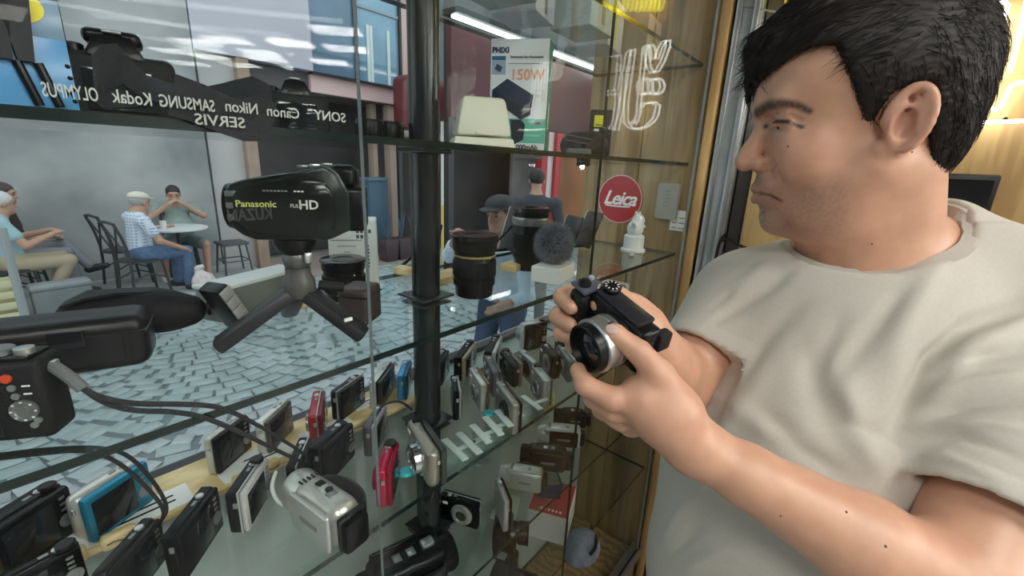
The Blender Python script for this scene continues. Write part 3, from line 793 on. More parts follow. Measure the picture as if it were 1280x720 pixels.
# --- t-shirt
TS = SDF((.40, -.36, .90), (1.02, .31, 1.78), .0042)
TS.cap(NB + (.0, .0, -.012), RS + (.0, -.015, .008), .074, .074, .04); TS.cap(NB + (0, 0, -.012), LS + (0, .02, .012), .078, .080, .05)
TS.ell(NB + (-.040, .018, -.14), (.130, .185, .18), None, .06)
TS.ell((.690, .012, 1.335), (.175, .188, .20), None, .06)
TS.ell((.680, .005, 1.15), (.195, .192, .24), None, .06)
TS.cap((.72, -.02, 1.15), (.72, -.02, .93), .175, .165, .05)
HR_R = RS * .30 + RE * .70; HR_L = LS * .20 + LE * .80
rdir = (RE - RS) / np.linalg.norm(RE - RS); ldir = (LE - LS) / np.linalg.norm(LE - LS)
TS.chain([RS, HR_R], [.068, .063], .035); TS.chain([LS, LS * .5 + LE * .5, HR_L], [.080, .079, .072], .035)
TS.cap(NB + (.045, -.050, .046), LS + (.0, .04, .006), .060, .072, .04)
TS.half((0, 0, .915), (0, 0, -1))
# openings: neck, sleeve ends
NK = NB + np.array([-.016, .010, .052])
TS.ell(NK + (-.020, .006, .026), (.102, .104, .070), rotm(-.34, -.20, 0), .005, '-')
def cutend(c, d, r):
    w = TS._win(c - .13, c + .13); sl, X, Y, Z = w
    dd = (X - c[0]) * d[0] + (Y - c[1]) * d[1] + (Z - c[2]) * d[2]
    rad = np.sqrt(np.maximum((X - c[0]) ** 2 + (Y - c[1]) ** 2 + (Z - c[2]) ** 2 - dd ** 2, 0))
    cutd = np.maximum(-dd, rad - r)        # beyond the hem plane and near the arm
    TS.g[sl] = np.maximum(TS.g[sl], -cutd)
cutend(HR_R, rdir, .078); cutend(HR_L, ldir, .080)
TS.cap(HR_R - rdir * .03, HR_R + rdir * .02, .053, .055, .004, '-'); TS.cap(HR_L - ldir * .03, HR_L + ldir * .02, .063, .064, .004, '-')
TS.ell((.690, .012, 1.335), (.172, .185, .197), None, .012); TS.ell(NB + (-.040, .018, -.14), (.127, .180, .14), None, .012)
TS.ell(NK + (-.020, .006, .026), (.102, .104, .070), rotm(-.34, -.20, 0), .005, '-')
tv, tf = TS.mesh(); del TS
tv = relax(tv, tf, 3, .5)
# folds, placed where the photo shows them and pressed into the cloth along its normal
tb = BVHTree.FromPolygons([Vector(p) for p in tv], [tuple(int(i) for i in f_) for f_ in tf])
def fold(px, amp, wid):
    global tv
    pts = [hit(u, v, tb)[0] for u, v in px]; pts = [p for p in pts if p is not None]
    if len(pts) < 2: return
    d, a_ = seg_dist(tv, pts); nn = vnormals(tv, tf)
    prof = np.exp(-(d / wid) ** 2) * np.sin(np.pi * np.clip(a_ * .92 + .04, 0, 1)) ** .5
    tv = (tv + nn * (1.6 * amp * prof)[:, None]).astype(np.float32)
for px, amp, wid in (
        ([(1280, 380), (1210, 410), (1165, 450), (1140, 500), (1118, 545)], -.012, .010),
        ([(1280, 405), (1220, 430), (1180, 460)], .006, .009),
        ([(1280, 440), (1200, 450), (1150, 480)], -.004, .006), ([(1275, 470), (1200, 480), (1140, 500)], .004, .007),
        ([(1280, 500), (1200, 510), (1125, 525)], -.005, .006), ([(1280, 535), (1220, 530), (1130, 535)], .004, .006),
        ([(1270, 570), (1200, 545), (1125, 550)], -.004, .006), ([(1250, 600), (1180, 570), (1110, 565)], .003, .006),
        ([(1108, 548), (1085, 540), (1062, 528)], -.004, .012), ([(1105, 590), (1082, 560), (1066, 510), (1052, 470)], .005, .014),
        ([(1150, 330), (1120, 380), (1080, 430), (1045, 470)], -.004, .010), ([(1190, 300), (1160, 350), (1130, 400), (1110, 450)], .004, .012),
        ([(1050, 400), (1030, 440), (1010, 480)], -.003, .010), ([(1008, 430), (1022, 490), (1040, 540)], -.004, .016),
        ([(985, 340), (960, 360), (905, 395)], -.004, .010), ([(960, 330), (910, 370)], .003, .010),
        ([(940, 345), (890, 385)], -.002, .006), ([(925, 380), (885, 410)], -.002, .006),
        ([(1010, 560), (960, 540), (910, 500), (880, 490)], .003, .012), ([(1060, 600), (1000, 560), (960, 520)], -.004, .012),
        ([(900, 640), (870, 660), (840, 690)], -.004, .008), ([(950, 680), (900, 690), (860, 710)], .004, .010), ([(880, 610), (850, 640), (830, 670)], .003, .008),
        ([(1255, 275), (1225, 272), (1205, 285)], -.003, .006), ([(1000, 380), (960, 420), (930, 470)], -.003, .012), ([(960, 450), (920, 520), (880, 560)], .003, .014)):
    fold(px, amp, wid)
# sleeve hems: a stitched line pressed in
for c_, d_ in ((HR_R, rdir), (HR_L, ldir)):
    s1 = (tv - c_) @ d_; rad = np.linalg.norm(tv - c_ - s1[:, None] * d_, axis=1)
    nn = vnormals(tv, tf); m_ = np.exp(-((s1 + .022) / .0022) ** 2) * (rad < .11); tv = (tv - nn * (.0012 * m_)[:, None]).astype(np.float32)
shirt_m = M('shirt_cotton', (.56, .52, .455), .85, noise=.05, scale=260, bump=.12, sheen=.2)
sh = man_part('t_shirt', tv, tf, shirt_m)
# ribbed collar: a band along the neck opening
tb = BVHTree.FromPolygons([Vector(p) for p in tv], [tuple(int(i) for i in f_) for f_ in tf])
ring = []; ax_ = np.array([.742, -.006]); rel = tv[:, :2] - ax_; ra = np.hypot(rel[:, 0], rel[:, 1]); an = np.arctan2(rel[:, 1], rel[:, 0])
near_ = np.where((ra < .15) & (tv[:, 2] > 1.57))[0]; sdist = np.full(len(tv), 9.0)
for k in near_:
    p, n_, i_, t2 = BV_BVH.find_nearest(Vector(tv[k]))
    sdist[k] = (Vector(tv[k]) - p).dot(n_)
for k in range(60):                                              # where the cloth meets the neck, all the way round
    a_ = -math.pi + 2 * math.pi * (k + .5) / 60; inb = (np.abs(an - a_) < .075) & (ra < .15) & (tv[:, 2] > 1.57)
    m_ = inb & (sdist > -.001) & (sdist < .0045)
    if m_.any(): ring.append(Vector(tv[m_].mean(0)))
    else:
        m_ = inb & (ra < .125) & (sdist > 0)
        ring.append(Vector(tv[m_][np.argmin(ra[m_] - .6 * tv[m_][:, 2])]) if m_.any() else None)
ring = [p for p in ring if p is not None]
for _ in range(4): ring = [(ring[i - 1] + ring[i] * 2 + ring[(i + 1) % len(ring)]) / 4 for i in range(len(ring))]
if len(ring) > 20:
    cpt = sum(ring, Vector()) / len(ring)
    mb = MB(); sub = bmesh.new(); rr = []
    for i, p in enumerate(ring):
        out = (p - cpt); out.z *= .2; out.normalize()
        np_, n_, _i, _d = tb.find_nearest(p + out * .012 + Vector((0, 0, .004)))
        sd = (out - n_ * out.dot(n_)).normalized()
        rr.append([sub.verts.new(p - Vector(MO) + sd * a + n_ * b) for a, b in ((-.006, -.006), (-.004, .0052), (.013, .0050), (.0155, -.004))])
    for i in range(len(rr)):
        for k in range(4): sub.faces.new((rr[i][k], rr[i][(k + 1) % 4], rr[(i + 1) % len(rr)][(k + 1) % 4], rr[(i + 1) % len(rr)][k]))
    mb._add(sub); mb.build('collar', M('collar_rib', (.49, .455, .40), .9, bump=.2, scale=600), sh, 60)
# --- trousers and shoes
TR = SDF((.45, -.30, -.02), (1.0, .26, 1.02), .011)
TR.cap((.72, -.02, .98), (.72, -.02, .88), .155, .15, .05)
for s_ in (-1, 1): TR.chain([(.725, -.02 + s_ * .085, .86), (.70, -.02 + s_ * .10, .48), (.73, -.02 + s_ * .10, .06)], [.105, .075, .062], .04)
TR.half((0, 0, .05), (0, 0, -1))
v_, f_ = TR.mesh(); man_part('jeans', relax(v_, f_, 2), f_, M('denim', (.035, .045, .10), .8, noise=.3, scale=120))
for s_ in (-1, 1):
    b_ = SDF((.5, -.3, -.01), (.9, .26, .16), .007); b_.chain([(.75, -.02 + s_ * .10, .055), (.63, -.02 + s_ * .11, .04)], [.05, .042], .02, flat=((0, 0, 1), .9)); b_.half((0, 0, .001), (0, 0, -1))
    v_, f_ = b_.mesh(); man_part('shoe', relax(v_, f_, 2), f_, M('shoe_dark', (.03, .03, .035), .5))
# --- hair
HG = SDF((-.125, -.165, -.10), (.125, .135, .19), .0026)       # head coordinates (left, forward, up)
HG.ell((0, -.010, .056), (.0845, .110, .096), None, 0)
HG.ell((0, .040, .090), (.066, .056, .050), None, .03)
HG.ell((0, -.052, -.004), (.066, .050, .070), None, .03)
for l0, f0, u0, l1, f1, u1, l2, f2, u2 in ((.012, .05, .138, .000, .100, .112, -.008, .111, .066), (-.01, .05, .138, -.020, .100, .108, -.026, .106, .050), (-.03, .05, .132, -.042, .088, .100, -.048, .092, .045),
                                            (.035, .05, .132, .026, .090, .108, .014, .104, .080), (-.05, .03, .12, -.06, .065, .09, -.062, .066, .05)):
    HG.chain([(l0, f0, u0), (l1, f1, u1), (l2, f2, u2)], [.018, .011, .003], .010)
hx = np.array([-.2, -.10, -.055, -.046, -.042, -.036, -.028, .000, .007, .011, .015, .020, .024, .030, .039, .046, .063, .078, .092, .104, .2])
hu = np.array([-.058, -.060, -.058, -.050, -.020, .026, .036, .030, .014, .002, .000, .010, .023, .039, .063, .084, .087, .083, .074, .066, .066])
sl, X, Y, Z = HG._win(HG.lo, HG.lo + HG.n * HG.res)
d_ = Z - np.interp(Y, hx, hu).astype(np.float32)
d_ = d_ + np.where((Y > .04), np.clip((.008 - X) / .02, 0, 1) * .035, 0)     # the fringe falls over his right brow
HG.g[sl] = np.maximum(HG.g[sl], -d_ * .75)
hv, hf = HG.mesh(); del HG
hv = relax(hv, hf, 2)
# comb lines: shallow grooves running back from the parting
ang = np.arctan2(hv[:, 0], hv[:, 2] - .03); nn = vnormals(hv, hf)
gro = .6 * np.sin(ang * 70 + 9 * np.sin(hv[:, 1] * 45) + 3 * np.sin(hv[:, 2] * 60)) + .6 * np.sin(ang * 151 + 7 * np.sin(hv[:, 1] * 70))
hv = hv + nn * (.0009 * gro)[:, None]
def h2w(a): return (np.asarray(a) * np.array([-1, 1, 1]) * HS) @ HR.T + HC
hair_m = M('hair', (.020, .015, .013), .55, noise=.4, scale=90, spec=.3)
hair = man_part('hair', h2w(hv).astype(np.float32), hf[:, ::-1], hair_m)
# loose strands over the cap of hair
sv, sf = [], []
rg = np.random.default_rng(11); ids = rg.choice(len(hv), 4200)
for i in ids:
    p = hv[i].copy(); n_ = nn[i]
    if n_[2] < -.6: continue
    swirl = np.array([-.25 + .2 * rg.standard_normal(), .9 if p[1] > -.02 and p[2] > .06 else -.25, -.35 if p[2] > .06 else -1.0]) + .25 * rg.standard_normal(3)
    d = swirl - n_ * (swirl @ n_); d /= np.linalg.norm(d) + 1e-9
    side = np.cross(d, n_); ln = rg.uniform(.014, .034); lift = rg.uniform(.0002, .0022); w0 = rg.uniform(.0003, .00055)
    base = len(sv); 
    for k in range(5):
        t_ = k / 4; c = p + d * ln * t_ + n_ * (lift * math.sin(t_ * 2.2) + .0006) - n_ * (t_ * ln) ** 2 * 5.0
        ww = w0 * (1 - .8 * t_)
        sv += [c + side * ww, c - side * ww, c + n_ * ww * 1.4]
    for k in range(4):
        a = base + 3 * k
        for x in range(3): sf.append((a + x, a + (x + 1) % 3, a + 3 + (x + 1) % 3, a + 3 + x))
st = man_part('hair_strands', h2w(np.array(sv)).astype(np.float32), np.array(sf), hair_m, hair); st['kind'] = 'stuff'
st.matrix_parent_inverse = Matrix.Identity(4)
# ------------------------------------------------------------------ the mirrorless camera in his hands
blackp = M('black_plastic', (.007, .007, .008), .32, noise=.2, scale=200, bump=.05, spec=.3)
blackr = M('black_rubber', (.012, .012, .013), .6, spec=.3, bump=.3, scale=900, noise=.2)
blackg = M('black_gloss', (.012, .012, .014), .12)
silver = M('silver', (.62, .62, .61), .28, .85, noise=.08, scale=60)
whitepr = M('white_print', (.85, .85, .84), .5)
lensg = M('lens_glass', (.01, .012, .02), .03, coat=1)
screen_m = M('screen_dark', (.012, .014, .016), .06)
Km = Matrix.Identity(4)
for i in range(3): Km[i][0] = -KA[i]; Km[i][1] = -KO[i]; Km[i][2] = KU[i]; Km[i][3] = KC[i]
if Km.to_3x3().determinant() < 0:
    for i in range(3): Km[i][0] = KA[i]
hc = thing('mirrorless_camera', 'black mirrorless camera with a silver lens held in both hands', 'camera'); hc.matrix_world = Km
SGN = 1 if (Vector(KA).dot(Vector((Km[0][0], Km[1][0], Km[2][0]))) < 0) else -1     # local x of the grip end
MB().box((0, 0, 0), (.108, .026, .056), .006, 3).build('body', blackp, hc)
MB().box((SGN * .042, -.016, -.002), (.026, .022, .052), .009, 3).build('grip', blackr, hc)
tp = MB().box((-SGN * .008, .001, .0295), (.066, .024, .006), .0025).build('top_plate', M('plate_dark', (.03, .03, .036), .35, .3), hc)
md_ = MB().lathe([(.0105, 0), (.0105, .005), (.0092, .0062), (0, .0062)], 28, Matrix.Translation((SGN * .018, .004, .0325))).build('mode_dial', blackp, hc)
for k in range(10):
    a_ = 2 * math.pi * k / 10
    MB().box((SGN * .018 + .0070 * math.cos(a_), .004 + .0070 * math.sin(a_), .0389), (.0026, .0012, .0004), rot=Matrix.Rotation(a_, 3, 'Z')).build('dial_mark', whitepr, md_)
MB().box((SGN * .041, -.010, .0290), (.026, .030, .005), .002).build('shoulder_plate', M('plate_blue', (.16, .17, .22), .3, .5), hc)
MB().lathe([(.0075, 0), (.0075, .004), (.006, .005), (0, .0052)], 24, Matrix.Translation((SGN * .041, -.015, .0315))).build('shutter_button', blackg, hc)
MB().lathe([(.0032, 0), (.0032, .003), (0, .0034)], 16, Matrix.Translation((SGN * .047, -.001, .0315))).build('power_button', M('button_light', (.45, .45, .5), .3), hc)
for k in range(2): MB().ball((SGN * (.028 + .003 * k), -.006 + .004 * k, .0326), .0014, 8).build('indicator', whitepr, hc)
MB().box((-SGN * .052, .016, .010), (.012, .018, .022), .003).build('eyecup', blackr, hc)
MB().box((0, .0145, -.002), (.075, .004, .046), .001).build('screen', screen_m, hc)
MB().box((SGN * .0555, 0, .018), (.003, .006, .008), .001).build('strap_lug', silver, hc)
ro = Matrix.Translation((-SGN * .016, -.013, -.003)) @ Matrix.Rotation(math.radians(90), 4, 'X')
ln = MB().lathe([(.0300, 0), (.0300, .006), (.0292, .007)], 40, ro).build('lens_mount', blackp, hc)
lb_ = MB().lathe([(.0288, .006), (.0288, .014), (.0280, .0145), (.0280, .0155), (.0288, .016), (.0288, .026), (.0295, .0265), (.0295, .030), (.0280, .031)], 48, ro).build('lens_barrel', silver, hc)
fr_ = MB().lathe([(.0268, .030), (.0262, .040), (.0250, .041), (.0235, .041), (.0215, .034), (.0, .033)], 48, ro).build('front_ring', blackp, hc)
MB().lathe([(.0150, .0335), (.010, .0350), (.005, .0356), (0, .0358)], 32, ro).build('front_glass', lensg, fr_)
for k in range(8):
    a_ = math.radians(20 + k * 9)
    MB().box((0, 0, 0), (.0012, .0006, .007)).build('scale_mark', blackp, lb_).matrix_local = ro @ Matrix.Rotation(a_, 4, 'Z') @ Matrix.Translation((.0289, 0, .014)) @ Matrix.Rotation(math.radians(90), 4, 'Z')
# ------------------------------------------------------------------ builders for the goods
gold = M('gold_ring', (.75, .55, .22), .3, .8)
grey_m = M('grey_metal', (.30, .30, .30), .32, .7)
cream = M('cream', (.78, .74, .60), .5)
white_card = M('white_card', (.80, .80, .78), .6)
paper = M('paper', (.86, .86, .83), .8)
chrome = M('chrome', (.75, .75, .75), .15, 1)
acrylic = glass_mat('acrylic', (.92, .96, .95), 1.45, .02)
acr_edge = M('acrylic_edge', (.62, .70, .68), .2)
def pl(col, rough=.3, metal=.0, n='body'):
    if max(col) < .06: col = tuple(c * .6 for c in col); rough = min(rough, .26)
    return M('%s_%s_%d' % (n, '_'.join('%d' % (c * 255) for c in col), rough * 100 + metal * 10), col, rough, metal, noise=.06, scale=80, spec=.22 if max(col) < .06 else None)
BLK = (.006, .006, .007); SIL = (.58, .57, .55); GRY = (.16, .16, .165)
def local(o, parent):
    """a mesh built in world coordinates handed to its thing"""
    o.data.transform(parent.matrix_world.inverted()); o.parent = parent; return o
def level(p, z): return P(p[0], p[1], z=z)
def compact(label, p1, p2, lev=3, h=.057, d=.022, body=BLK, back=None, flip=False, lens=.019, lens_out=.006, dial=False, screen=True, lift=0, rough=.3, metal=0., edge=None, lenscol=None, curve=.004, group=None, strap=None):
    """a compact camera standing on a shelf; p1, p2: the photo's ends of its top edge"""
    z0 = L[lev] + lift
    A = level(p1, z0 + h); B = level(p2, z0 + h); c = (A + B) / 2; w_ = (B - A).length; w_ = min(max(w_, .07), .108)
    yaw = math.atan2(B.y - A.y, B.x - A.x) + (math.pi if flip else 0)
    t = thing('compact_camera', label, 'camera', (c.x, c.y, z0), yaw, group)
    m = pl(body, rough, metal); mb = pl(back or body, rough, metal, 'back')
    MB().box((0, -d * .16, h / 2), (w_, d * .68, h), curve, 3).build('body', m, t)
    MB().box((0, d * .33, h / 2), (w_ - .0015, d * .34, h - .0015), min(curve, .004), 2).build('back_cover', mb, t)
    if edge: MB().box((0, d * .14, h / 2), (w_ + .0012, .0022, h + .0010), .0005, 1).build('trim_band', edge, t)
    s = -1 if not flip else 1
    fx = w_ * .10
    ro = Matrix.Translation((fx, -d / 2, h * .48)) @ Matrix.Rotation(math.radians(90), 4, 'X')
    if lens:
        lc = lenscol or grey_m
        lp_ = MB().lathe([(lens + .003, -.001), (lens + .003, .0015), (lens, .002), (lens, lens_out), (lens - .002, lens_out + .001), (lens * .62, lens_out + .001), (lens * .58, lens_out - .001), (0, lens_out - .001)], 28, ro).build('lens', lc, t)
        MB().lathe([(lens * .56, lens_out - .0008), (lens * .3, lens_out + .0004), (0, lens_out + .0008)], 20, ro).build('lens_glass', lensg, lp_)
    MB().box((-w_ * .33, -d / 2 - .0002, h * .78), (.011, .0012, .006), .0004).build('flash', M('flash_white', (.8, .8, .76), .25), t)
    MB().lathe([(.0045, 0), (.0045, .0016), (.0036, .0024), (0, .0024)], 16, Matrix.Translation((-w_ * .27, -d * .1, h - .0004))).build('shutter_button', silver, t)
    MB().box((-w_ * .12, -d * .1, h + .0004), (.008, .004, .0014), .0005).build('power_button', grey_m, t)
    if dial: MB().lathe([(.0085, 0), (.0085, .004), (.0075, .005), (0, .005)], 24, Matrix.Translation((-w_ * .36, 0, h - .0004))).build('mode_dial', blackp, t)
    if screen:
        MB().box((w_ * .10, d / 2 + .0004, h * .5), (w_ * .62, .0012, h * .74), .0004).build('screen', screen_m, t)
        MB().lathe([(.008, 0), (.008, .0012), (.0045, .0012), (.004, .0006), (0, .0006)], 18, Matrix.Translation((-w_ * .34, d / 2, h * .38)) @ Matrix.Rotation(math.radians(-90), 4, 'X')).build('control_pad', grey_m, t)
        for k in range(3): MB().box((-w_ * .34, d / 2 + .0004, h * (.60 + .12 * k)), (.006, .0012, .003), .0004).build('button', grey_m, t)
    MB().box((w_ / 2 + .0010, 0, h * .72), (.0025, .005, .007), .0008).build('strap_lug', silver, t)
    if strap:
        for st_ in strap:
            local(MB().tube(st_, .0021, 7, 2).build('wrist_strap', M('cord_black', (.03, .032, .034), .8, bump=1.0, scale=900), None), t)
    return t
def camcorder(label, pos, yaw, ln=.12, wd=.052, ht=.06, body=BLK, panel=None, metal=0., rough=.35, strap_side=-1, lcd_side=1, roundb=.02, tilt=None, txt=None, mw=None):
    """length along local x: lens end at +x, battery at -x"""
    t = thing('camcorder', label, 'camcorder', pos, yaw) if mw is None else thing('camcorder', label, 'camcorder')
    if mw is not None: t.matrix_world = mw
    m = pl(body, rough, metal, 'cc'); pm_ = pl(panel or body, rough, metal, 'ccp')
    MB().box((0, 0, ht * .5), (ln * .86, wd * .8, ht * .96), roundb, 4).build('body', m, t)
    ry = Matrix.Rotation(math.radians(90), 4, 'Y')
    lh_ = MB().lathe([(ht * .42, -.012), (ht * .44, .010), (ht * .40, .016), (ht * .32, .016), (ht * .28, .008), (0, .008)], 28, Matrix.Translation((ln * .43, 0, ht * .54)) @ ry @ Matrix.Diagonal((1, wd / ht * 1.02, 1, 1))).build('lens_hood', m, t)
    MB().lathe([(ht * .26, .0085), (ht * .15, .0110), (0, .0120)], 24, Matrix.Translation((ln * .43, 0, ht * .54)) @ ry).build('lens_glass', lensg, lh_)
    sp_ = MB().box((-.004, lcd_side * wd * .44, ht * .54), (ln * .66, wd * .12, ht * .78), .005, 3).build('screen_panel', pm_, t)
    MB().box((-.004, lcd_side * (wd * .50 + .0004), ht * .54), (ln * .30, .0012, ht * .10), .0003).build('panel_badge', grey_m, sp_)
    MB().box((-ln * .47, 0, ht * .47), (ln * .16, wd * .62, ht * .66), .006, 2).build('battery', blackp, t)
    st_ = []
    for k in range(13):
        a = math.pi * k / 12
        st_.append(((ln * .36 * math.cos(a), strap_side * (wd * .40 + .018 * math.sin(a)), ht * .52), (0, 0, 1)))
    MB().ribbon(st_, ht * .42, .003).build('hand_strap', M('strap_fabric', (.025, .025, .028), .8, bump=.5, scale=500), t)
    for k in range(2): MB().box((-ln * .12 + k * ln * .16, 0, ht * .98), (ln * .09, wd * .22, .003), .001).build('zoom_button', grey_m if k == 0 else silver, t)
    for k in range(5): MB().box((ln * .30, -wd * .20 + k * wd * .1, ht * .975), (ln * .07, .0016, .002)).build('mic_slot', blackg, t)
    return t
def slr(label, pos, yaw, sc=1, lens_len=.06, lens_r=.033, body=BLK, cap=True):
    """lens along local -y"""
    t = thing('slr_camera', label, 'camera', pos, yaw)
    m = blackr
    MB().box((0, 0, .048 * sc), (.135 * sc, .048 * sc, .094 * sc), .012 * sc, 3).build('body', m, t)
    MB().box((-.050 * sc, -.028 * sc, .045 * sc), (.034 * sc, .040 * sc, .088 * sc), .014 * sc, 3).build('grip', m, t)
    MB().frust((.0, -.004 * sc, .088 * sc), (.07 * sc, .06 * sc), (.040 * sc, .036 * sc), .034 * sc, .005 * sc).build('prism_hump', blackp, t)
    MB().box((0, .004 * sc, .124 * sc), (.022 * sc, .022 * sc, .004 * sc), .001).build('hot_shoe', grey_m, t)
    MB().lathe([(.013 * sc, 0), (.013 * sc, .009 * sc), (.011 * sc, .011 * sc), (0, .011 * sc)], 24, Matrix.Translation((.047 * sc, 0, .094 * sc))).build('mode_dial', blackp, t)
    MB().lathe([(.007 * sc, 0), (.007 * sc, .005 * sc), (0, .006 * sc)], 16, Matrix.Translation((-.050 * sc, -.036 * sc, .088 * sc))).build('shutter_button', silver, t)
    ro = Matrix.Translation((.006 * sc, -.024 * sc, .046 * sc)) @ Matrix.Rotation(math.radians(90), 4, 'X')
    r_, l_ = lens_r * sc, lens_len * sc
    lb_ = MB().lathe([(r_, 0), (r_, l_ * .35), (r_ * .94, l_ * .37), (r_ * .94, l_ * .45), (r_ * 1.05, l_ * .47), (r_ * 1.05, l_ * .9), (r_ * 1.1, l_ * .92), (r_ * 1.1, l_), (r_ * .8, l_), (r_ * .7, l_ * .93), (0, l_ * .93)], 36, ro).build('lens_barrel', blackp, t)
    MB().lathe([(r_ * .98, l_ * .40), (r_ * 1.0, l_ * .405), (r_ * 1.0, l_ * .42), (r_ * .98, l_ * .425)], 36, ro, False).build('lens_ring', M('red_ring', (.45, .03, .03), .3), lb_)
    MB().lathe([(r_ * .72, l_ * .94), (r_ * .4, l_ * .97), (0, l_ * .98)], 28, ro).build('lens_glass', lensg, lb_)
    MB().box((0, .026 * sc, .045 * sc), (.078 * sc, .004, .056 * sc), .001).build('screen', screen_m, t)
    for k in range(4): MB().lathe([(.0028 * sc, 0), (.0028 * sc, .002), (0, .0022)], 12, Matrix.Translation((.052 * sc, .0235 * sc, (.025 + .015 * k) * sc)) @ Matrix.Rotation(math.radians(-90), 4, 'X')).build('button', blackg, t)
    return t
def lens_obj(label, pos, r_, h_, ring=None, cap_top=True, ribs=True, flare=1.0, tilt=None):
    t = thing('camera_lens', label, 'lens', pos)
    MB().lathe([(r_ * .86, 0), (r_ * .90, .004), (r_ * .92, h_ * .16), (r_ * .96, h_ * .18), (r_ * .96, h_ * .30), (r_, h_ * .33), (r_, h_ * .60), (r_ * .97, h_ * .62), (r_ * .97, h_ * .72), (r_ * 1.04 * flare, h_ * .75), (r_ * 1.06 * flare, h_ * .93), (0, h_ * .93)], 44).build('barrel', blackp, t)
    if ribs:
        b_ = MB()
        for k in range(48):
            a = 2 * math.pi * k / 48
            b_.box((r_ * math.cos(a), r_ * math.sin(a), h_ * .465), (.0026, .0028, h_ * .24), 0, rot=Matrix.Rotation(a, 3, 'Z'))
        g_ = b_.build('zoom_ring', blackr, t)
        b_ = MB()
        for k in range(48):
            a = 2 * math.pi * k / 48
            b_.box((r_ * .965 * math.cos(a), r_ * .965 * math.sin(a), h_ * .245), (.0024, .0026, h_ * .09), 0, rot=Matrix.Rotation(a, 3, 'Z'))
        b_.build('focus_ring', blackr, t)
    if ring: MB().lathe([(r_ * .975, h_ * .655), (r_ * 1.01, h_ * .660), (r_ * 1.01, h_ * .685), (r_ * .975, h_ * .690)], 44, None, False).build('accent_ring', ring, t)
    if cap_top:
        MB().lathe([(r_ * 1.06 * flare, h_ * .925), (r_ * 1.10 * flare, h_ * .935), (r_ * 1.10 * flare, h_ * .985), (r_ * 1.05 * flare, h_), (r_ * .5, h_), (r_ * .46, h_ * .985), (0, h_ * .985)], 44).build('front_cap', blackg, t)
    MB().box((0, -r_ * .97, h_ * .66), (.002, .002, h_ * .03)).build('index_mark', whitepr, t)
    return t
def carton(label, base, yaw, w_, d_, h_, m, name='carton', top=None, band=None):
    t = thing(name, label, 'box', base, yaw)
    MB().box((0, 0, h_ / 2), (w_, d_, h_), .0012, 1).build('body', m, t)
    MB().box((0, 0, h_ + .0004), (w_ - .002, d_ - .002, .0012), .0003, 1).build('lid', top or m, t)
    return t
# ------------------------------------------------------------------ shelf of compact cameras: wooden strip along the window
PK = .008
t = thing('display_plank', 'pale wooden display strip with paper labels along the window under the compact cameras', 'plank', (.155, .672, L[3]))
MB().box((0, 0, PK / 2), (.66, .096, PK), .002).build('board', pine, t)
for i, (x, y, w_, d_) in enumerate(((-.29, .02, .07, .02), (-.10, -.018, .12, .045), (.045, -.012, .10, .05), (.16, -.02, .085, .04), (.26, .01, .07, .03), (-.20, .03, .06, .02))):
    MB().box((x, y, PK + .0003), (w_, d_, .0006), rot=Matrix.Rotation(.06 * (i % 3 - 1), 3, 'Z')).build('paper_label', paper, t)
    for k in range(2): MB().box((x + .012, y + .006 - .012 * k, PK + .0007), (w_ * .5, .0035, .0004)).build('printed_line', blackp, t)
for i, (x, y) in enumerate(((-.165, -.045), (-.12, -.047), (.02, -.046), (.05, -.046), (.20, -.045))):
    MB().box((x, y, .009), (.034, .016, .018), .005, 3).build('wood_block', pine, t)
    MB().tube([(x - .012, y - .010, .012), (x - .005, y - .014, .016), (x + .004, y - .011, .010), (x + .012, y - .013, .014)], .0009, 6, 1).build('wire_tie', M('brown_wire', (.16, .08, .05), .6), t)
WB = lambda *a: [P(u, v, y=y) for u, v, y in a]
red_e = pl((.30, .02, .03)); RG = 'compact cameras on the crowded shelf'
compact('matt black compact camera with top dial beside the blue-backed camera', (-30, 665), (72, 602), 3, .066, .034, BLK, lens=.022, dial=True, lift=PK, flip=True, rough=.5)
compact('silver compact camera with a bright blue back and screen on the wooden strip', (88, 625), (172, 572), 3, .062, .034, (.62, .60, .56), (.02, .22, .36), metal=.5, lift=PK, flip=True, curve=.010, lens=.016)
compact('small black compact camera lying half under the blue-backed camera', (6, 722), (72, 688), 3, .05, .022, BLK, dial=True, flip=True)
compact('black compact camera tied to a black braided wrist cord', (125, 718), (190, 645), 3, .058, .021, (.03, .03, .032), flip=True, lens=0,
        strap=[WB((-10, 574, .55), (40, 568, .55), (110, 561, .55), (150, 578, .552), (185, 610, .56), (207, 638, .565), (200, 655, .565)), WB((-10, 570, .552), (50, 562, .552), (118, 558, .552), (160, 566, .554), (195, 605, .562), (211, 636, .567), (201, 652, .566))])
compact('plain black compact camera with square corners between dark and chrome-rimmed ones', (212, 672), (262, 607), 3, .060, .020, (.014, .014, .016), flip=True, curve=.002, lens=.016)
compact('black compact camera with chrome rim and a round dial on top', (292, 618), (325, 570), 3, .060, .024, (.03, .03, .035), (.55, .54, .52), edge=silver, flip=True, dial=True, metal=.2, lens=.020)
compact('dark compact camera with pale metal edge resting on paper labels', (262, 548), (302, 518), 3, .060, .020, (.55, .53, .46), BLK, edge=silver, flip=True, lift=PK, lens=.015)
compact('silver white compact camera with grooved top on the wooden strip', (325, 528), (357, 498), 3, .058, .022, (.68, .67, .62), (.10, .09, .08), metal=.4, flip=True, lift=PK, lens=.015)
compact('black compact camera with a long braided cord hanging from the shelf above', (368, 580), (382, 548), 3, .058, .022, BLK, (.03, .03, .03), edge=silver, flip=True, lens=.017)
compact('dark red compact camera standing end-on at the window', (393, 520), (399, 487), 3, .058, .021, (.34, .03, .035), (.20, .018, .02), metal=.3, flip=True, lift=PK, rough=.2, lens=.015, edge=silver)
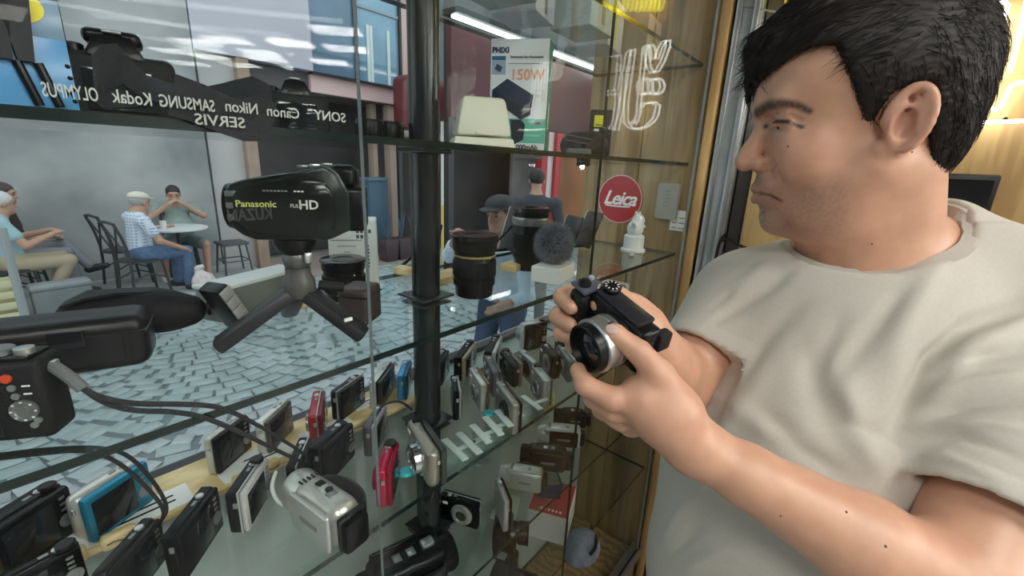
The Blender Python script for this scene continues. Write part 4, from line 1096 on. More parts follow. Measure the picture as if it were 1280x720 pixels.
compact('thick black compact camera in front of the dark red one', (395, 560), (432, 525), 3, .062, .030, (.02, .02, .022), flip=True, rough=.45, lens=.019)
compact('black compact camera with grooved chrome top near the post', (418, 490), (450, 468), 3, .058, .022, (.02, .02, .02), edge=silver, flip=True, lift=PK, lens=.016)
compact('silver compact camera with dark side next to the black post', (468, 478), (487, 452), 3, .058, .023, (.64, .62, .56), (.06, .05, .05), metal=.5, flip=True, lift=PK, edge=blackg, lens=.016)
compact('bright blue compact camera beside the black post', (502, 470), (509, 449), 3, .054, .019, (.05, .30, .62), (.02, .10, .2), metal=.3, flip=True, lift=PK, lens=.014)
compact('slim dark grey compact camera behind the magenta red one', (462, 530), (475, 508), 3, .056, .019, (.12, .115, .13), (.35, .34, .36), metal=.5, flip=True, lens=.014,
        strap=[[P(474, 512, z=L[3] + .055), P(480, 505, z=L[3] + .07), P(500, 500, z=L[3] + .06), P(515, 512, z=L[3] + .03)]])
compact('glossy magenta red compact camera at the front edge of the shelf', (478, 590), (490, 550), 3, .060, .022, (.48, .012, .06), (.40, .01, .05), metal=.4, rough=.18, flip=True, lens=.016, lenscol=pl((.40, .01, .05), .2, .4), dial=True)
compact('champagne silver compact camera with a big round lens beside the magenta one', (518, 520), (548, 565), 3, .062, .030, (.50, .45, .38), (.10, .10, .10), metal=.7, flip=False, lens=.023, lens_out=.012, lenscol=chrome, dial=True, curve=.010)
# beyond the post
compact('black compact camera with brassy top plate just past the black post', (574, 447), (590, 425), 3, .058, .026, BLK, (.32, .26, .18), metal=.3, flip=True, dial=True, lens=.016)
compact('slim glossy black compact camera standing end-on by the post', (568, 468), (572, 490), 3, .060, .016, (.015, .015, .02), (.35, .35, .36), metal=.3, rough=.15, lens=0)
compact('bronze-sided compact camera with silver front behind the glass bars', (592, 458), (607, 480), 3, .060, .020, (.60, .58, .55), (.20, .12, .07), metal=.6, lens=.016, lenscol=grey_m)
compact('dull grey compact camera with a small round lens in the second rank', (610, 443), (622, 465), 3, .058, .020, (.10, .10, .105), (.06, .06, .06), lens=.017)
compact('black rounded compact camera with wide lens ring in the middle of the rank', (630, 436), (648, 455), 3, .058, .026, (.025, .022, .022), (.14, .12, .11), curve=.012, lens=.021, lenscol=blackg, dial=True)
compact('black compact camera with a silver top leaning at the back near the window', (612, 440), (622, 418), 3, .062, .026, (.03, .03, .03), (.5, .5, .48), metal=.3, flip=True, dial=True, lens=.016)
compact('pewter compact camera with a recessed dark lens facing the wooden strip', (652, 436), (670, 452), 3, .056, .018, (.42, .43, .43), (.2, .2, .2), metal=.6, lens=.016, lenscol=blackg)
compact('silver compact camera with squared chrome rim nearest the shelf edge', (670, 455), (686, 475), 3, .060, .022, (.48, .48, .46), (.10, .10, .10), edge=silver, metal=.6, lens=.017, dial=True)
compact('black compact camera with flat round lens ring beside the held camera', (680, 428), (697, 445), 3, .058, .022, (.02, .02, .022), lens=.018, lens_out=.003, lenscol=grey_m)
compact('pewter brown compact camera in front, next to the glass bars', (625, 475), (648, 505), 3, .062, .020, (.38, .36, .34), (.05, .03, .03), metal=.6, lens=.017, lenscol=blackg)
compact('grey green compact camera nearest the open end of the shelf', (702, 432), (716, 450), 3, .056, .020, (.22, .25, .24), (.4, .42, .41), metal=.5, lens=.015)
compact('tall silver bridge camera with black grip at the back of the shelf', (655, 405), (680, 400), 3, .072, .030, (.50, .50, .50), BLK, metal=.5, flip=True, lens=.026, lens_out=.020, dial=True,
        strap=[[P(668, 405, z=L[3] + .08), P(690, 412, z=L[3] + .075), P(700, 420, z=L[3] + .04), P(708, 425, z=L[3] + .01)]])
compact('dark compact camera hidden behind the fingers of the far hand', (700, 418), (712, 430), 3, .058, .024, (.03, .03, .03), lens=.016)
compact('black camera standing behind the post by the window', (546, 452), (556, 436), 3, .058, .022, BLK, flip=True, lens=.015)
# clear bars that held cameras
for i, (a, b) in enumerate((((555, 548), (582, 574)), ((573, 540), (600, 566)), ((590, 530), (612, 553)), ((606, 520), (627, 543)), ((621, 512), (639, 532)), ((653, 494), (676, 511)))):
    A = level(a, L[3] + .030); B = level(b, L[3] + .030); c = (A + B) / 2; yw = math.atan2(B.y - A.y, B.x - A.x)
    t = thing('acrylic_stand', 'clear acrylic camera stand with frosted top, empty, near the shelf edge', 'display stand', (c.x, c.y, L[3]), yw, 'empty clear acrylic stands')
    w_ = min((B - A).length, .075)
    MB().box((0, 0, .0285), (w_, .012, .003), .0008).build('top_bar', acr_edge, t)
    MB().box((0, 0, .0145), (w_ * .92, .003, .024)).build('upright', acrylic, t)
    MB().box((0, .010, .0015), (w_ * .92, .034, .003), .0008).build('foot', acrylic, t)
    MB().box((-w_ * .1, .026, .020), (.008, .040, .003), .0008).build('arm', acr_edge, t)
# crumpled clear wraps and blue caps
for u, v, lb in ((508, 592, 'small turquoise plastic cap lying by the champagne silver camera'), (612, 518, 'small turquoise plastic cap lying between the glass bars')):
    p = level((u, v), L[3])
    t = thing('screw_top', lb, 'screw top', p)
    MB().lathe([(.010, 0), (.011, .003), (.009, .006), (0, .0065)], 14).build('shell', M('turquoise', (.05, .55, .62), .3), t)
    for k in range(10): MB().box((.0108 * math.cos(k * .628), .0108 * math.sin(k * .628), .003), (.0008, .0012, .004), rot=Matrix.Rotation(k * .628, 3, 'Z')).build('ridge', MATS['turquoise'], t)
# silver camcorder at the shelf edge
c = level((415, 668), L[3])
yw = math.atan2(*(lambda d: (d.y, d.x))(level((365, 602), L[3] + .06) - level((440, 655), L[3] + .06)))
t = camcorder('silver camcorder with folded screen panel and open black rear on the shelf edge', (c.x, c.y + .008, L[3]), yw, .112, .056, .066, (.60, .59, .55), (.56, .55, .52), .55, .28, strap_side=-1, lcd_side=1, roundb=.022)
MB().box((-.050, 0, .036), (.006, .040, .046), .004).build('battery_bay', blackg, t)
MB().box((.012, -.002, .0655), (.012, .010, .002), .001).build('mode_switch', blackp, t)
MB().lathe([(.0045, 0), (.0045, .002), (0, .0022)], 14, Matrix.Translation((-.006, -.002, .0648))).build('record_button', blackp, t)
local(MB().tube([P(345, 590, y=.56), P(338, 610, y=.54), P(350, 632, y=.52), P(372, 632, y=.50)], .0026, 8, 2).build('cable', M('white_cable', (.75, .75, .72), .5), None), t)
local(MB().tube([level((432, 600), L[3] + .01), level((428, 610), L[3] + .012), level((412, 612), L[3] + .02)], .0022, 8, 2).build('cable', MATS['white_cable'], None), t)
# ------------------------------------------------------------------ the shelf below
c = level((516, 742), L[4])
t = camcorder('big black camcorder with ribbed side and silver top button on the lower shelf', (c.x, c.y + .012, L[4]), math.radians(-15), .15, .075, .078, (.012, .012, .013), None, 0, .4, roundb=.014)
for k in range(6): MB().box((-.005, -.0395, .016 + k * .008), (.11, .004, .003), .001).build('rib', blackr, t)
MB().box((.035, 0, .079), (.022, .018, .010), .003).build('top_button', silver, t)
text('lettering', 'HD', .010, whitepr, frame(Vector((-.04, -.0402, .012)), (1, 0, 0), (0, -1, 0)), t)
compact('black compact camera with a large silver ring lens under the shelf edge', (552, 614), (600, 628), 4, .058, .024, BLK, lens=.020, lenscol=silver, edge=silver)
compact('slim grey compact camera standing upright beside the silver camcorder', (625, 600), (634, 622), 4, .075, .018, (.42, .42, .42), BLK, metal=.5, lens=0)
c = level((660, 612), L[4])
camcorder('small silver camcorder with dark badge on the lower shelf', (c.x, c.y + .012, L[4]), math.radians(118), .095, .045, .052, (.50, .50, .47), (.44, .44, .41), .5, .3, lcd_side=1, roundb=.008)
c = level((688, 592), L[4])
camcorder('black camcorder with red lettering behind the small silver one', (c.x + .01, c.y + .02, L[4]), math.radians(122), .11, .05, .058, (.014, .013, .014), None, 0, .3, roundb=.012)
c = level((708, 566), L[4])
camcorder('silver and black camcorder lying behind the black one near the wall', (c.x + .02, c.y + .03, L[4]), math.radians(125), .11, .05, .055, (.55, .56, .54), BLK, .5, .3, roundb=.008)
c = level((720, 543), L[4])
camcorder('small black camcorder with pale end cap at the back near the end wall', (c.x + .03, c.y + .03, L[4]), math.radians(125), .09, .045, .05, (.02, .02, .02), None, 0, .4)
p = level((690, 545), L[4]); carton('yellow small film carton behind the silver and black camcorder', (p.x + .11, p.y + .09, L[4]), .5, .035, .03, .05, M('yellow_card', (.70, .60, .20), .6))
# lowest level: white and red carton, pouch, black cameras
c = P(706, 672, z=L[5])
t = carton('white carton with red lid panel and black lettering on the lowest shelf', (c.x + .015, c.y + .055, L[5]), math.radians(22), .125, .105, .085, M('white_card2', (.70, .70, .68), .6), 'carton', M('red_card', (.45, .05, .06), .55))
for k in range(6): MB().box((-.028 + k * .013, -.0529, .04 + .001 * (k % 2)), (.009 - .002 * (k % 3), .0005, .007)).build('printed_mark', blackp, t)
for k in range(6): MB().box((-.048, -.03 + k * .010, .0864), (.007, .006 - .001 * (k % 2), .0005)).build('printed_mark', whitepr, t)
bz = L[5] + .0865
for k in range(3):
    tt = carton('navy blue thin media case in the stack on the red-lidded carton', (c.x + .035, c.y + .085, bz + k * .0125), math.radians(38 + 5 * k), .085, .06, .0115, M('navy', (.015, .03, .10), .35), 'media_case'); tt['group'] = 'navy media cases on the carton'
    MB().box((0, 0, .0126), (.07, .045, .0006)).build('cover_print', grey_m, tt)
c = P(640, 752, z=L[5])
slr('black camera with flash shoe and lens ring on the lowest shelf, nearest the carton', (c.x, c.y + .03, L[5]), math.radians(20), .85)
c = P(668, 722, z=L[5])
slr('black camera tucked behind another one on the lowest shelf', (c.x + .02, c.y + .12, L[5]), math.radians(35), .8)
tag(MB().box((.80, .64, L[5] + .002), (.10, .07, .002), .0005, rot=Matrix.Rotation(.5, 3, 'Z')).build('paper_sheet', paper), 'white paper sheet lying behind the red-lidded carton', 'paper')
c = P(735, 712, z=L[5])
t = thing('pouch', 'blue grey fabric pouch with a dark cord on the lowest shelf by the end wall', 'pouch', (c.x + .02, c.y + .03, L[5]))
sd = SDF((-.07, -.06, -.01), (.07, .06, .07), .004); sd.ell((0, 0, .024), (.055, .04, .026), None, 0); sd.ell((.01, .01, .04), (.035, .03, .02), None, .02); sd.half((0, 0, .001), (0, 0, -1))
v_, f_ = sd.mesh(); np_mesh('bag', relax(v_, f_, 1), f_, M('pouch_blue', (.20, .24, .30), .8, noise=.3, scale=60, bump=.4), t)
MB().tube([(-.02, -.03, .045), (.0, -.035, .055), (.03, -.02, .052), (.055, 0, .03), (.075, .02, .006), (.10, .03, .004)], .004, 8, 2).build('cord', blackr, t)
# ------------------------------------------------------------------ middle shelf, left: cases and the corded camera
Z2 = L[2]
a = level((205, 455), Z2); b = level((-60, 497), Z2); d = a - b; yw = math.atan2(d.y, d.x)
t = thing('hard_case', 'long black hard case with rounded end at the left of the glass shelf', 'case', (a.x - .5 * .26 * math.cos(yw), a.y - .5 * .26 * math.sin(yw) + .028, Z2), yw)
MB().box((0, 0, .029), (.26, .055, .058), .014, 4).build('body', M('case_black', (.011, .010, .011), .32, spec=.3), t)
MB().box((0, 0, .041), (.262, .0565, .002), .0008).build('seam', blackp, t)
for k in (-1, 1): MB().box((k * .07, -.0285, .041), (.026, .004, .018), .001).build('latch', blackg, t)
MB().box((.085, -.0283, .026), (.05, .001, .03), .0004).build('side_plate', pl((.03, .03, .032), .25), t)
c = level((170, 438), Z2)
t = thing('camera_bag', 'soft black camera bag with folded strap behind the long hard case', 'bag', (c.x + .006, c.y + .055, Z2), yw)
sd = SDF((-.11, -.05, -.01), (.11, .05, .10), .004); sd.cap((-.04, 0, .026), (.04, 0, .026), .024, .024, 0); sd.cap((-.03, 0, .036), (.03, 0, .036), .018, .016, .02); sd.cap((.035, 0, .026), (.060, 0, .025), .024, .020, .01); sd.half((0, 0, .001), (0, 0, -1))
v_, f_ = sd.mesh(); np_mesh('bag', relax(v_, f_, 1), f_, M('bag_black', (.010, .010, .011), .6, bump=.4, scale=300, spec=.2), t)
MB().ribbon([((-.05, -.012, .050), (0, 1, 0)), ((-.03, -.008, .058), (0, 1, .2)), ((.0, 0, .057), (.2, 1, 0)), ((.03, .004, .054), (0, 1, 0)), ((.045, .004, .050), (0, 1, -.2))], .022, .003).build('strap', blackr, t)
MB().lathe([(.010, 0), (.010, .004), (0, .005)], 16, Matrix.Translation((.080, 0, .025)) @ Matrix.Rotation(math.radians(90), 4, 'Y')).build('end_cap', blackp, t)
# enthusiast compact whose back faces the shop, on a braided neck cord
A = level((92, 545), Z2); B = level((-60, 560), Z2); d = A - B; yw = math.atan2(d.y, d.x)
t = thing('compact_camera', 'black enthusiast camera with red button, its back to the shop, on a braided neck cord', 'camera', (A.x - .057 * math.cos(yw), A.y - .057 * math.sin(yw) + .017, Z2), yw)
W2, D2, H2 = .112, .030, .066
MB().box((0, 0, H2 / 2), (W2, D2, H2), .006, 3).build('body', blackr, t)
MB().box((-.008, -D2 / 2, .030), (.068, .0014, .050), .0006).build('screen', screen_m, t)
MB().box((0, 0, H2 + .001), (W2 - .012, D2 - .006, .003), .001).build('top_plate', blackp, t)
MB().lathe([(.0095, 0), (.0095, .004), (.0085, .005), (0, .005)], 28, Matrix.Translation((.026, 0, H2 + .002))).build('mode_dial', grey_m, t)
MB().lathe([(.006, 0), (.006, .005), (0, .006)], 18, Matrix.Translation((.043, -.002, H2 + .002))).build('shutter_button', silver, t)
ry = lambda x, z: Matrix.Translation((x, -D2 / 2, z)) @ Matrix.Rotation(math.radians(90), 4, 'X')
MB().lathe([(.0034, 0), (.0034, .0018), (0, .0022)], 14, ry(.037, .054)).build('record_button', M('red_button', (.65, .07, .03), .3), t)
for x, z in ((.0385, .046), (.0395, .039), (.046, .014), (.049, .018)): MB().lathe([(.0026, 0), (.0026, .0014), (0, .0018)], 12, ry(x, z)).build('button', silver, t)
cw_ = MB().lathe([(.0088, 0), (.0088, .0022), (.0064, .0022), (.0058, .0012), (.003, .0012), (.003, .002), (0, .002)], 26, ry(.0425, .027)).build('control_wheel', grey_m, t)
for k in range(8):
    a_ = k * math.pi / 4; MB().box((.0425 + .0075 * math.cos(a_), -D2 / 2 - .0024, .027 + .0075 * math.sin(a_)), (.0016, .0005, .0010)).build('wheel_mark', whitepr, cw_)
for z in (.047, .0405): MB().box((.047, -D2 / 2 - .0004, z), (.005, .0004, .0012)).build('printed_mark', whitepr, t)
cordm = M('cord_black', (.03, .032, .034), .8, bump=1.0, scale=900)
lug = t.matrix_world @ Vector((W2 / 2, 0, .056))
MB().box((W2 / 2 + .002, 0, .056), (.004, .006, .009), .001).build('strap_lug', silver, t)
sl_ = [lug, P(88, 472, y=.455), P(104, 486, y=.450)]
local(MB().tube(sl_, .0046, 10, 1).build('strap_sleeve', M('sleeve_grey', (.14, .145, .145), .6), None), t)
for k, pts in enumerate((((104, 486, .450), (125, 497, .436), (165, 505, .418), (215, 505, .4145), (258, 506, .4145), (285, 512, .416), (320, 530, .45), (350, 548, .50), (382, 568, .545), (384, 580, .56)),
                         ((104, 486, .452), (128, 503, .438), (165, 514, .418), (215, 514, .4145), (255, 521, .4145), (300, 540, .425), (340, 560, .48), (365, 572, .53), (384, 580, .56)))):
    local(MB().tube([P(u, v, y=y) for u, v, y in pts], .0022, 8, 2).build('neck_cord', cordm, None), t)
# ------------------------------------------------------------------ camcorder on the mini tripod
f1 = level((272, 443), Z2); f2 = level((456, 428), Z2); f3 = level((362, 398), Z2); hub = P(374, 354, y=.515)
tri = thing('mini_tripod', 'black folding mini tripod with flat legs under the full HD camcorder', 'tripod', (hub.x, hub.y, Z2))
def wl(o, par): return local(o, par)
up = Vector((0, 0, 1)); blk_leg = M('leg_black', (.018, .018, .021), .4)
for f_, w_ in ((f1, .029), (f2, .029), (f3, .022)):
    e = Vector((f_.x, f_.y, Z2 + .009)); top = hub + Vector((0, 0, -.004)) + (e - hub).normalized() * .012
    d = (e - top); ln_ = d.length; c = (e + top) / 2
    wl(MB().box((0, 0, 0), (ln_, w_, .016), .005, 2).build('leg', blk_leg, None), tri).data.transform(Matrix.Identity(4))
    o = tri.children[-1]; o.data.transform(tri.matrix_world); o.data.transform(frame(c, d, d.cross(up).cross(d))); o.data.transform(tri.matrix_world.inverted())
wl(MB().lathe([(.015, -.016), (.018, -.010), (.018, .004), (.014, .012), (.014, .020)], 24, Matrix.Translation(hub)).build('hub', M('hub_grey', (.08, .075, .07), .35), None), tri)
wl(MB().ball(hub + Vector((0, 0, .030)), .016, 18).build('ball_head', M('ball_grey', (.12, .12, .12), .25, .3), None), tri)
wl(MB().lathe([(.012, 0), (.020, .008), (.024, .016), (.024, .021)], 20, Matrix.Translation(hub + Vector((0, 0, .034)))).build('plate', blackp, None), tri)
wl(MB().cyl(hub + Vector((.02, -.008, -.004)), hub + Vector((.046, -.018, -.010)), .006).build('lock_knob', blackr, None), tri)
wl(MB().box(hub + Vector((.004, -.020, .034)), (.008, .006, .012), .001).build('lever', silver, None), tri)
wl(MB().box(f2 + Vector((-.018, .004, .034)), (.010, .002, .004)).build('badge', whitepr, None), tri)
cz = hub.z + .0562
# camcorder: rear towards the post, lens end towards the left
A = P(280, 245, y=.540); B = P(432, 235, y=.470); d = B - A; yw = math.atan2(d.y, d.x)
cc = thing('camcorder', 'dark green black full HD camcorder standing on the mini tripod', 'camcorder', (hub.x + .004, hub.y, cz), yw)
LN = .124; HT = .078
darkg = M('camcorder_shell', (.012, .016, .014), .22)
prof = [(-LN / 2, .018), (-LN / 2 + .012, .006), (-LN * .30, .0), (LN * .30, .0), (LN / 2, .012), (LN / 2, .052), (LN * .42, .074), (LN * .30, .082), (LN * .12, .076), (-LN * .30, .066), (-LN / 2 + .006, .060), (-LN / 2, .050)]
MB().prism([(x, z) for x, z in prof], .062, Matrix.Translation((0, .031, 0)) @ Matrix.Rotation(math.radians(90), 4, 'X'), .005).build('body', darkg, cc)
MB().prism([(x * .80 - .004, z * .80 + .006) for x, z in prof[:7] + prof[8:]], .006, Matrix.Translation((0, -.0295, 0)) @ Matrix.Rotation(math.radians(90), 4, 'X'), .0025).build('screen_panel', M('panel_gloss', (.010, .012, .011), .12), cc)
ryl = Matrix.Rotation(math.radians(-90), 4, 'Y')
MB().lathe([(.024, -.004), (.025, .004), (.024, .008), (.020, .008), (.018, .003), (0, .003)], 28, Matrix.Translation((-LN / 2 + .003, 0, .034)) @ ryl).build('lens_hood', blackp, cc)
MB().lathe([(.016, .0035), (.010, .005), (0, .0055)], 24, Matrix.Translation((-LN / 2 + .003, 0, .034)) @ ryl).build('lens_glass', lensg, cc)
for k in range(3): MB().box((-LN / 2 + .008, -.033, .026 + k * .012), (.012, .002, .006), .0008).build('vent', grey_m, cc)
MB().box((LN / 2 + .004, 0, .034), (.024, .050, .050), .006, 3).build('battery', blackp, cc)
MB().box((LN * .43, 0, .070), (.030, .036, .026), .008, 3).build('viewfinder', blackp, cc)
MB().box((LN * .43 + .016, 0, .070), (.003, .022, .016), .002).build('eyepiece', blackg, cc)
for k in range(3): MB().box((LN * (.10 + .10 * k), -.004, .0790 + .0015 * k), (.012, .012, .004), .0015).build('top_button', silver if k % 2 else grey_m, cc)
yel = M('yellow_print', (.72, .72, .22), .5)
lf = lambda x, z: frame(Vector((x, -.0362, z)), (1, 0, 0), (0, -1, 0))
text('lettering', 'Panasonic', .0098, yel, lf(-LN * .25, .040), cc, bold=.008)
text('lettering', 'FULL', .0055, M('print_grey', (.45, .45, .42), .5), lf(LN * .06, .0385), cc, bold=.01)
text('lettering', 'HD', .0135, M('print_silver', (.62, .60, .55), .4), lf(LN * .16, .0395), cc, bold=.02)
for k in range(7): MB().box((-LN * .18 + k * .0035, -.0358, .054), (.0022, .001, .0012)).build('printed_mark', MATS['print_grey'], cc)
for k in range(3): MB().box((LN * .06 + k * .0036, -.0358, .054), (.0024, .001, .0014)).build('printed_mark', whitepr, cc)
for k, (x, z) in enumerate(((-.01, .042), (.0, .034), (-.002, .022), (.01, .028), (.018, .020))): MB().lathe([(.0022, 0), (.0022, .001), (0, .001)], 10, Matrix.Translation((x, -.0352, z)) @ Matrix.Rotation(math.radians(90), 4, 'X')).build('port', blackg, cc)
# ------------------------------------------------------------------ things behind the tripod
c = level((414, 358), Z2)
t = lens_obj('black zoom lens with reflections on its barrel behind the tripod', (c.x - .016, c.y - .075, Z2), .032, .066)
p1, p2 = level((412, 360), Z2), level((470, 354), Z2)
t = carton('tall white carton with black printing behind the camcorder', ((p1.x + p2.x) / 2 - .002, .687, Z2), math.radians(-34), .078, .040, .122, M('carton_white', (.74, .76, .74), .6))
for k in range(7): MB().box((.008 + .0065 * (k % 4), -.0203, .103 - .009 * (k // 4)), (.0045, .0005, .006)).build('printed_mark', M('print_slate2', (.08, .09, .12), .5), t)
for k in range(7): MB().box((-.010, -.0203, .088 - .010 * k), (.05 - .02 * (k % 3), .0005, .0012)).build('printed_line', grey_m, t)
text('lettering', 'HI-NING', .012, blackp, frame(Vector((.010, -.0206, .008)), (-1, 0, 0), (0, -1, 0)), t, bold=.012)
text('lettering', '62', .010, blackp, frame(Vector((.010, -.0206, .022)), (-1, 0, 0), (0, -1, 0)), t, bold=.012)
for k in range(7): MB().box((.024, -.0203, .078 - .0060 * k), (.0022 + .0006 * (k % 3), .0005, .0034)).build('printed_mark', blackp, t)
c = level((458, 404), Z2)
t = thing('box', 'dark brown padded box right behind the tripod leg', 'box', (c.x + .002, c.y + .016, Z2), math.radians(32))
MB().box((0, 0, .026), (.050, .042, .052), .006, 3).build('body', M('brown_box', (.045, .032, .032), .45), t)
MB().box((0, 0, .0405), (.0515, .0435, .0016), .0004).build('lid_seam', blackp, t)
c = level((383, 386), Z2); tag(MB().box((c.x, c.y + .015, Z2 + .008), (.045, .03, .016), .004, 3).build('wood_block', pine), 'pale wooden block glimpsed behind the tripod legs', 'block')
# pale metal bar device with a dark camera hanging on it
p1, p2 = level((255, 405), Z2), level((340, 372), Z2)
t = thing('gift_box', 'long grey box with a white lid lying behind the left tripod leg', 'box', (.238, .690, Z2), math.radians(20))
MB().box((0, 0, .022), (.14, .045, .044), .003).build('body', M('box_greygreen', (.17, .18, .17), .5), t)
MB().box((0, 0, .0465), (.144, .048, .006), .002).build('lid', M('lid_white', (.72, .76, .74), .5), t)
t = thing('light_meter', 'black and grey slatted flash unit leaning on the long grey box', 'flash unit', level((300, 410), Z2) + Vector((.005, .012, 0)), Matrix.Rotation(math.radians(25), 3, 'Z') @ Matrix.Rotation(math.radians(-28), 3, 'Y'))
MB().box((0, 0, .036), (.018, .032, .068), .003).build('body', blackp, t)
for k in range(4): MB().box((0, -.0168, .014 + k * .0155), (.017, .003, .0142), .001).build('slat', M('slat_grey', (.32, .32, .31), .45), t)
t = thing('ring_holder', 'small shiny ring standing between the tripod legs', 'ring', level((352, 385), Z2) + Vector((-.01, .03, .0)))
b_ = MB(); b_.tube([(.016 * math.cos(k * math.pi / 12), 0, .016 + .002 + .016 * math.sin(k * math.pi / 12)) for k in range(25)], .0022, 8); b_.build('band', chrome, t)
# ------------------------------------------------------------------ middle shelf, right of the post
c = level((607, 372), Z2)
lens_obj('large black zoom lens with gold ring and cap standing at the shelf edge', (c.x, c.y + .028, Z2), .036, .106, gold)
c = level((676, 338), Z2)
t = lens_obj('tall black telephoto lens with hood behind the furry windscreen', (c.x - .006, c.y + .03, Z2), .036, .135, None, True, True, 1.02)
MB().lathe([(.038, .098), (.041, .104), (.041, .112), (.038, .116)], 40, None, False).build('collar_ring', grey_m, t)
p = level((708, 356), Z2)
wb_ = carton('white carton under the furry grey windscreen', (p.x + .018, p.y + .045, Z2), math.radians(12), .086, .060, .030, white_card)
fc = Vector((p.x + .022, p.y + .050, Z2 + .0312 + .040))
t = thing('furry_windscreen', 'furry grey microphone windscreen ball on a white carton', 'windscreen', (fc.x, fc.y, Z2 + .0312))
MB().ball((0, 0, .040), (.034, .034, .038), 20).build('core', M('fur_core', (.06, .06, .075), .9), t)
rg = np.random.default_rng(5); V_, F_ = [], []
for k in range(5200):
    n_ = rg.standard_normal(3); n_ /= np.linalg.norm(n_)
    if n_[2] < -.93: continue
    b0 = np.array([0, 0, .040]) + n_ * np.array([.033, .033, .036]); g_ = n_ * .55 + .45 * rg.standard_normal(3) + np.array([0, 0, -.25]); g_ /= np.linalg.norm(g_); ln_ = rg.uniform(.008, .016)
    sd_ = np.cross(g_, n_); sd_ /= np.linalg.norm(sd_) + 1e-9; q0 = len(V_); w0 = .00042
    m1 = b0 + (n_ * .6 + g_ * .4) * ln_ * .55; m2 = b0 + (n_ * .35 + g_ * .65) * ln_
    if m2[2] < .0015 or m1[2] < .0015: continue
    V_ += [b0 + sd_ * w0, b0 - sd_ * w0, b0 + n_ * 0 + g_ * w0 * 1.3, m1 + sd_ * w0 * .8, m1 - sd_ * w0 * .8, m1 + g_ * w0, m2]
    F_ += [(q0, q0 + 1, q0 + 4, q0 + 3), (q0 + 1, q0 + 2, q0 + 5, q0 + 4), (q0 + 2, q0, q0 + 3, q0 + 5), (q0 + 3, q0 + 4, q0 + 6), (q0 + 4, q0 + 5, q0 + 6), (q0 + 5, q0 + 3, q0 + 6)]
o = pymesh('fur', V_, F_, M('fur_grey', (.16, .16, .19), .8, noise=.6, scale=25, col2=(.30, .30, .34)), t, 0); o['kind'] = 'stuff'
# tilted black display easels standing on pale wood blocks
def easel(label, p, yaw, hh, wd, tilt):
    t = thing('display_easel', label, 'easel', (p[0], p[1], Z2), yaw)
    R_ = Matrix.Rotation(tilt, 3, 'X'); c0 = R_ @ Vector((0, 0, hh / 2))
    MB().box(c0 + Vector((0, 0, .004)), (wd, .006, hh), .0028, 3, rot=R_).build('panel', blackg, t)
    MB().box(c0 + Vector((0, .0045, .004)), (wd * .94, .003, hh * .96), .001, 2, rot=R_).build('back_plate', M('easel_back', (.03, .03, .03), .3), t)
    MB().box(c0 + Vector((wd * .5 - .001, .0015, .004)), (.003, .009, hh * .98), .001, 1, rot=R_).build('edge_strip', M('easel_edge', (.62, .58, .50), .4), t)
    MB().box((0, .028, .007), (.012, .07, .008), .002).build('foot', blackp, t)
    MB().cyl((0, .058, .008), tuple(c0 + Vector((0, .006, .012))), .003).build('strut', blackp, t)
    return t
b1 = level((556, 342), Z2)
easel('black display easel with pale back beside the black post', (b1.x - .002, b1.y + .05), math.radians(62), .098, .07, .22)
b2 = level((648, 322), Z2)
easel('black display easel leaning back between two tall lenses', (b2.x + .035, b2.y + .066), math.radians(75), .115, .075, .30)
b3 = level((712, 300), Z2)
easel('low black display easel behind the furry windscreen', (b3.x - .16, .645), math.radians(70), .095, .07, .36)
easel('low black display easel between windscreen and end wall', (b3.x - .09, .63), math.radians(66), .105, .07, .38)
for i, (u, v, w_, lb) in enumerate(((511, 344, .028, 'small pale wooden block just left of the black post'), (562, 352, .085, 'long pale wooden block right of the black post'), (646, 338, .05, 'pale wooden block beside the tall telephoto lens'))):
    c = level((u, v), Z2)
    tag(MB().box((c.x, c.y + .012, Z2 + .0075), (w_, .040, .015), .003, 2, rot=Matrix.Rotation(.25, 3, 'Z')).build('wood_block', pine), lb, 'block')
# white figurine
c = level((795, 314), Z2)
t = thing('figurine', 'small white plastic figurine on a round base near the end wall', 'figurine', (c.x, c.y + .01, Z2))
wp = M('white_plastic', (.74, .78, .77), .4)
MB().lathe([(.034, 0), (.034, .006), (.028, .008), (.028, .042), (.024, .046), (0, .046)], 28).build('base', wp, t)
sd = SDF((-.05, -.05, .03), (.05, .05, .12), .0025); sd.ell((0, 0, .062), (.026, .022, .024), None, 0); sd.ell((.006, -.004, .086), (.017, .017, .017), None, .008); sd.cap((-.02, -.006, .07), (-.036, -.010, .082), .007, .006, .006); sd.cap((.02, -.004, .07), (.038, -.008, .066), .007, .006, .006); sd.cap((.0, 0, .098), (-.008, .0, .110), .007, .003, .006); sd.cap((.012, 0, .098), (.020, .0, .108), .006, .003, .006); sd.half((0, 0, .044), (0, 0, -1))
v_, f_ = sd.mesh(); np_mesh('figure', relax(v_, f_, 1), f_, wp, t)
tag(MB().box((c.x - .07, c.y - .02, Z2 + .004), (.05, .012, .008), .002, rot=Matrix.Rotation(.4, 3, 'Z')).build('memory_stick', silver), 'small silver stick lying near the white figurine', 'stick')
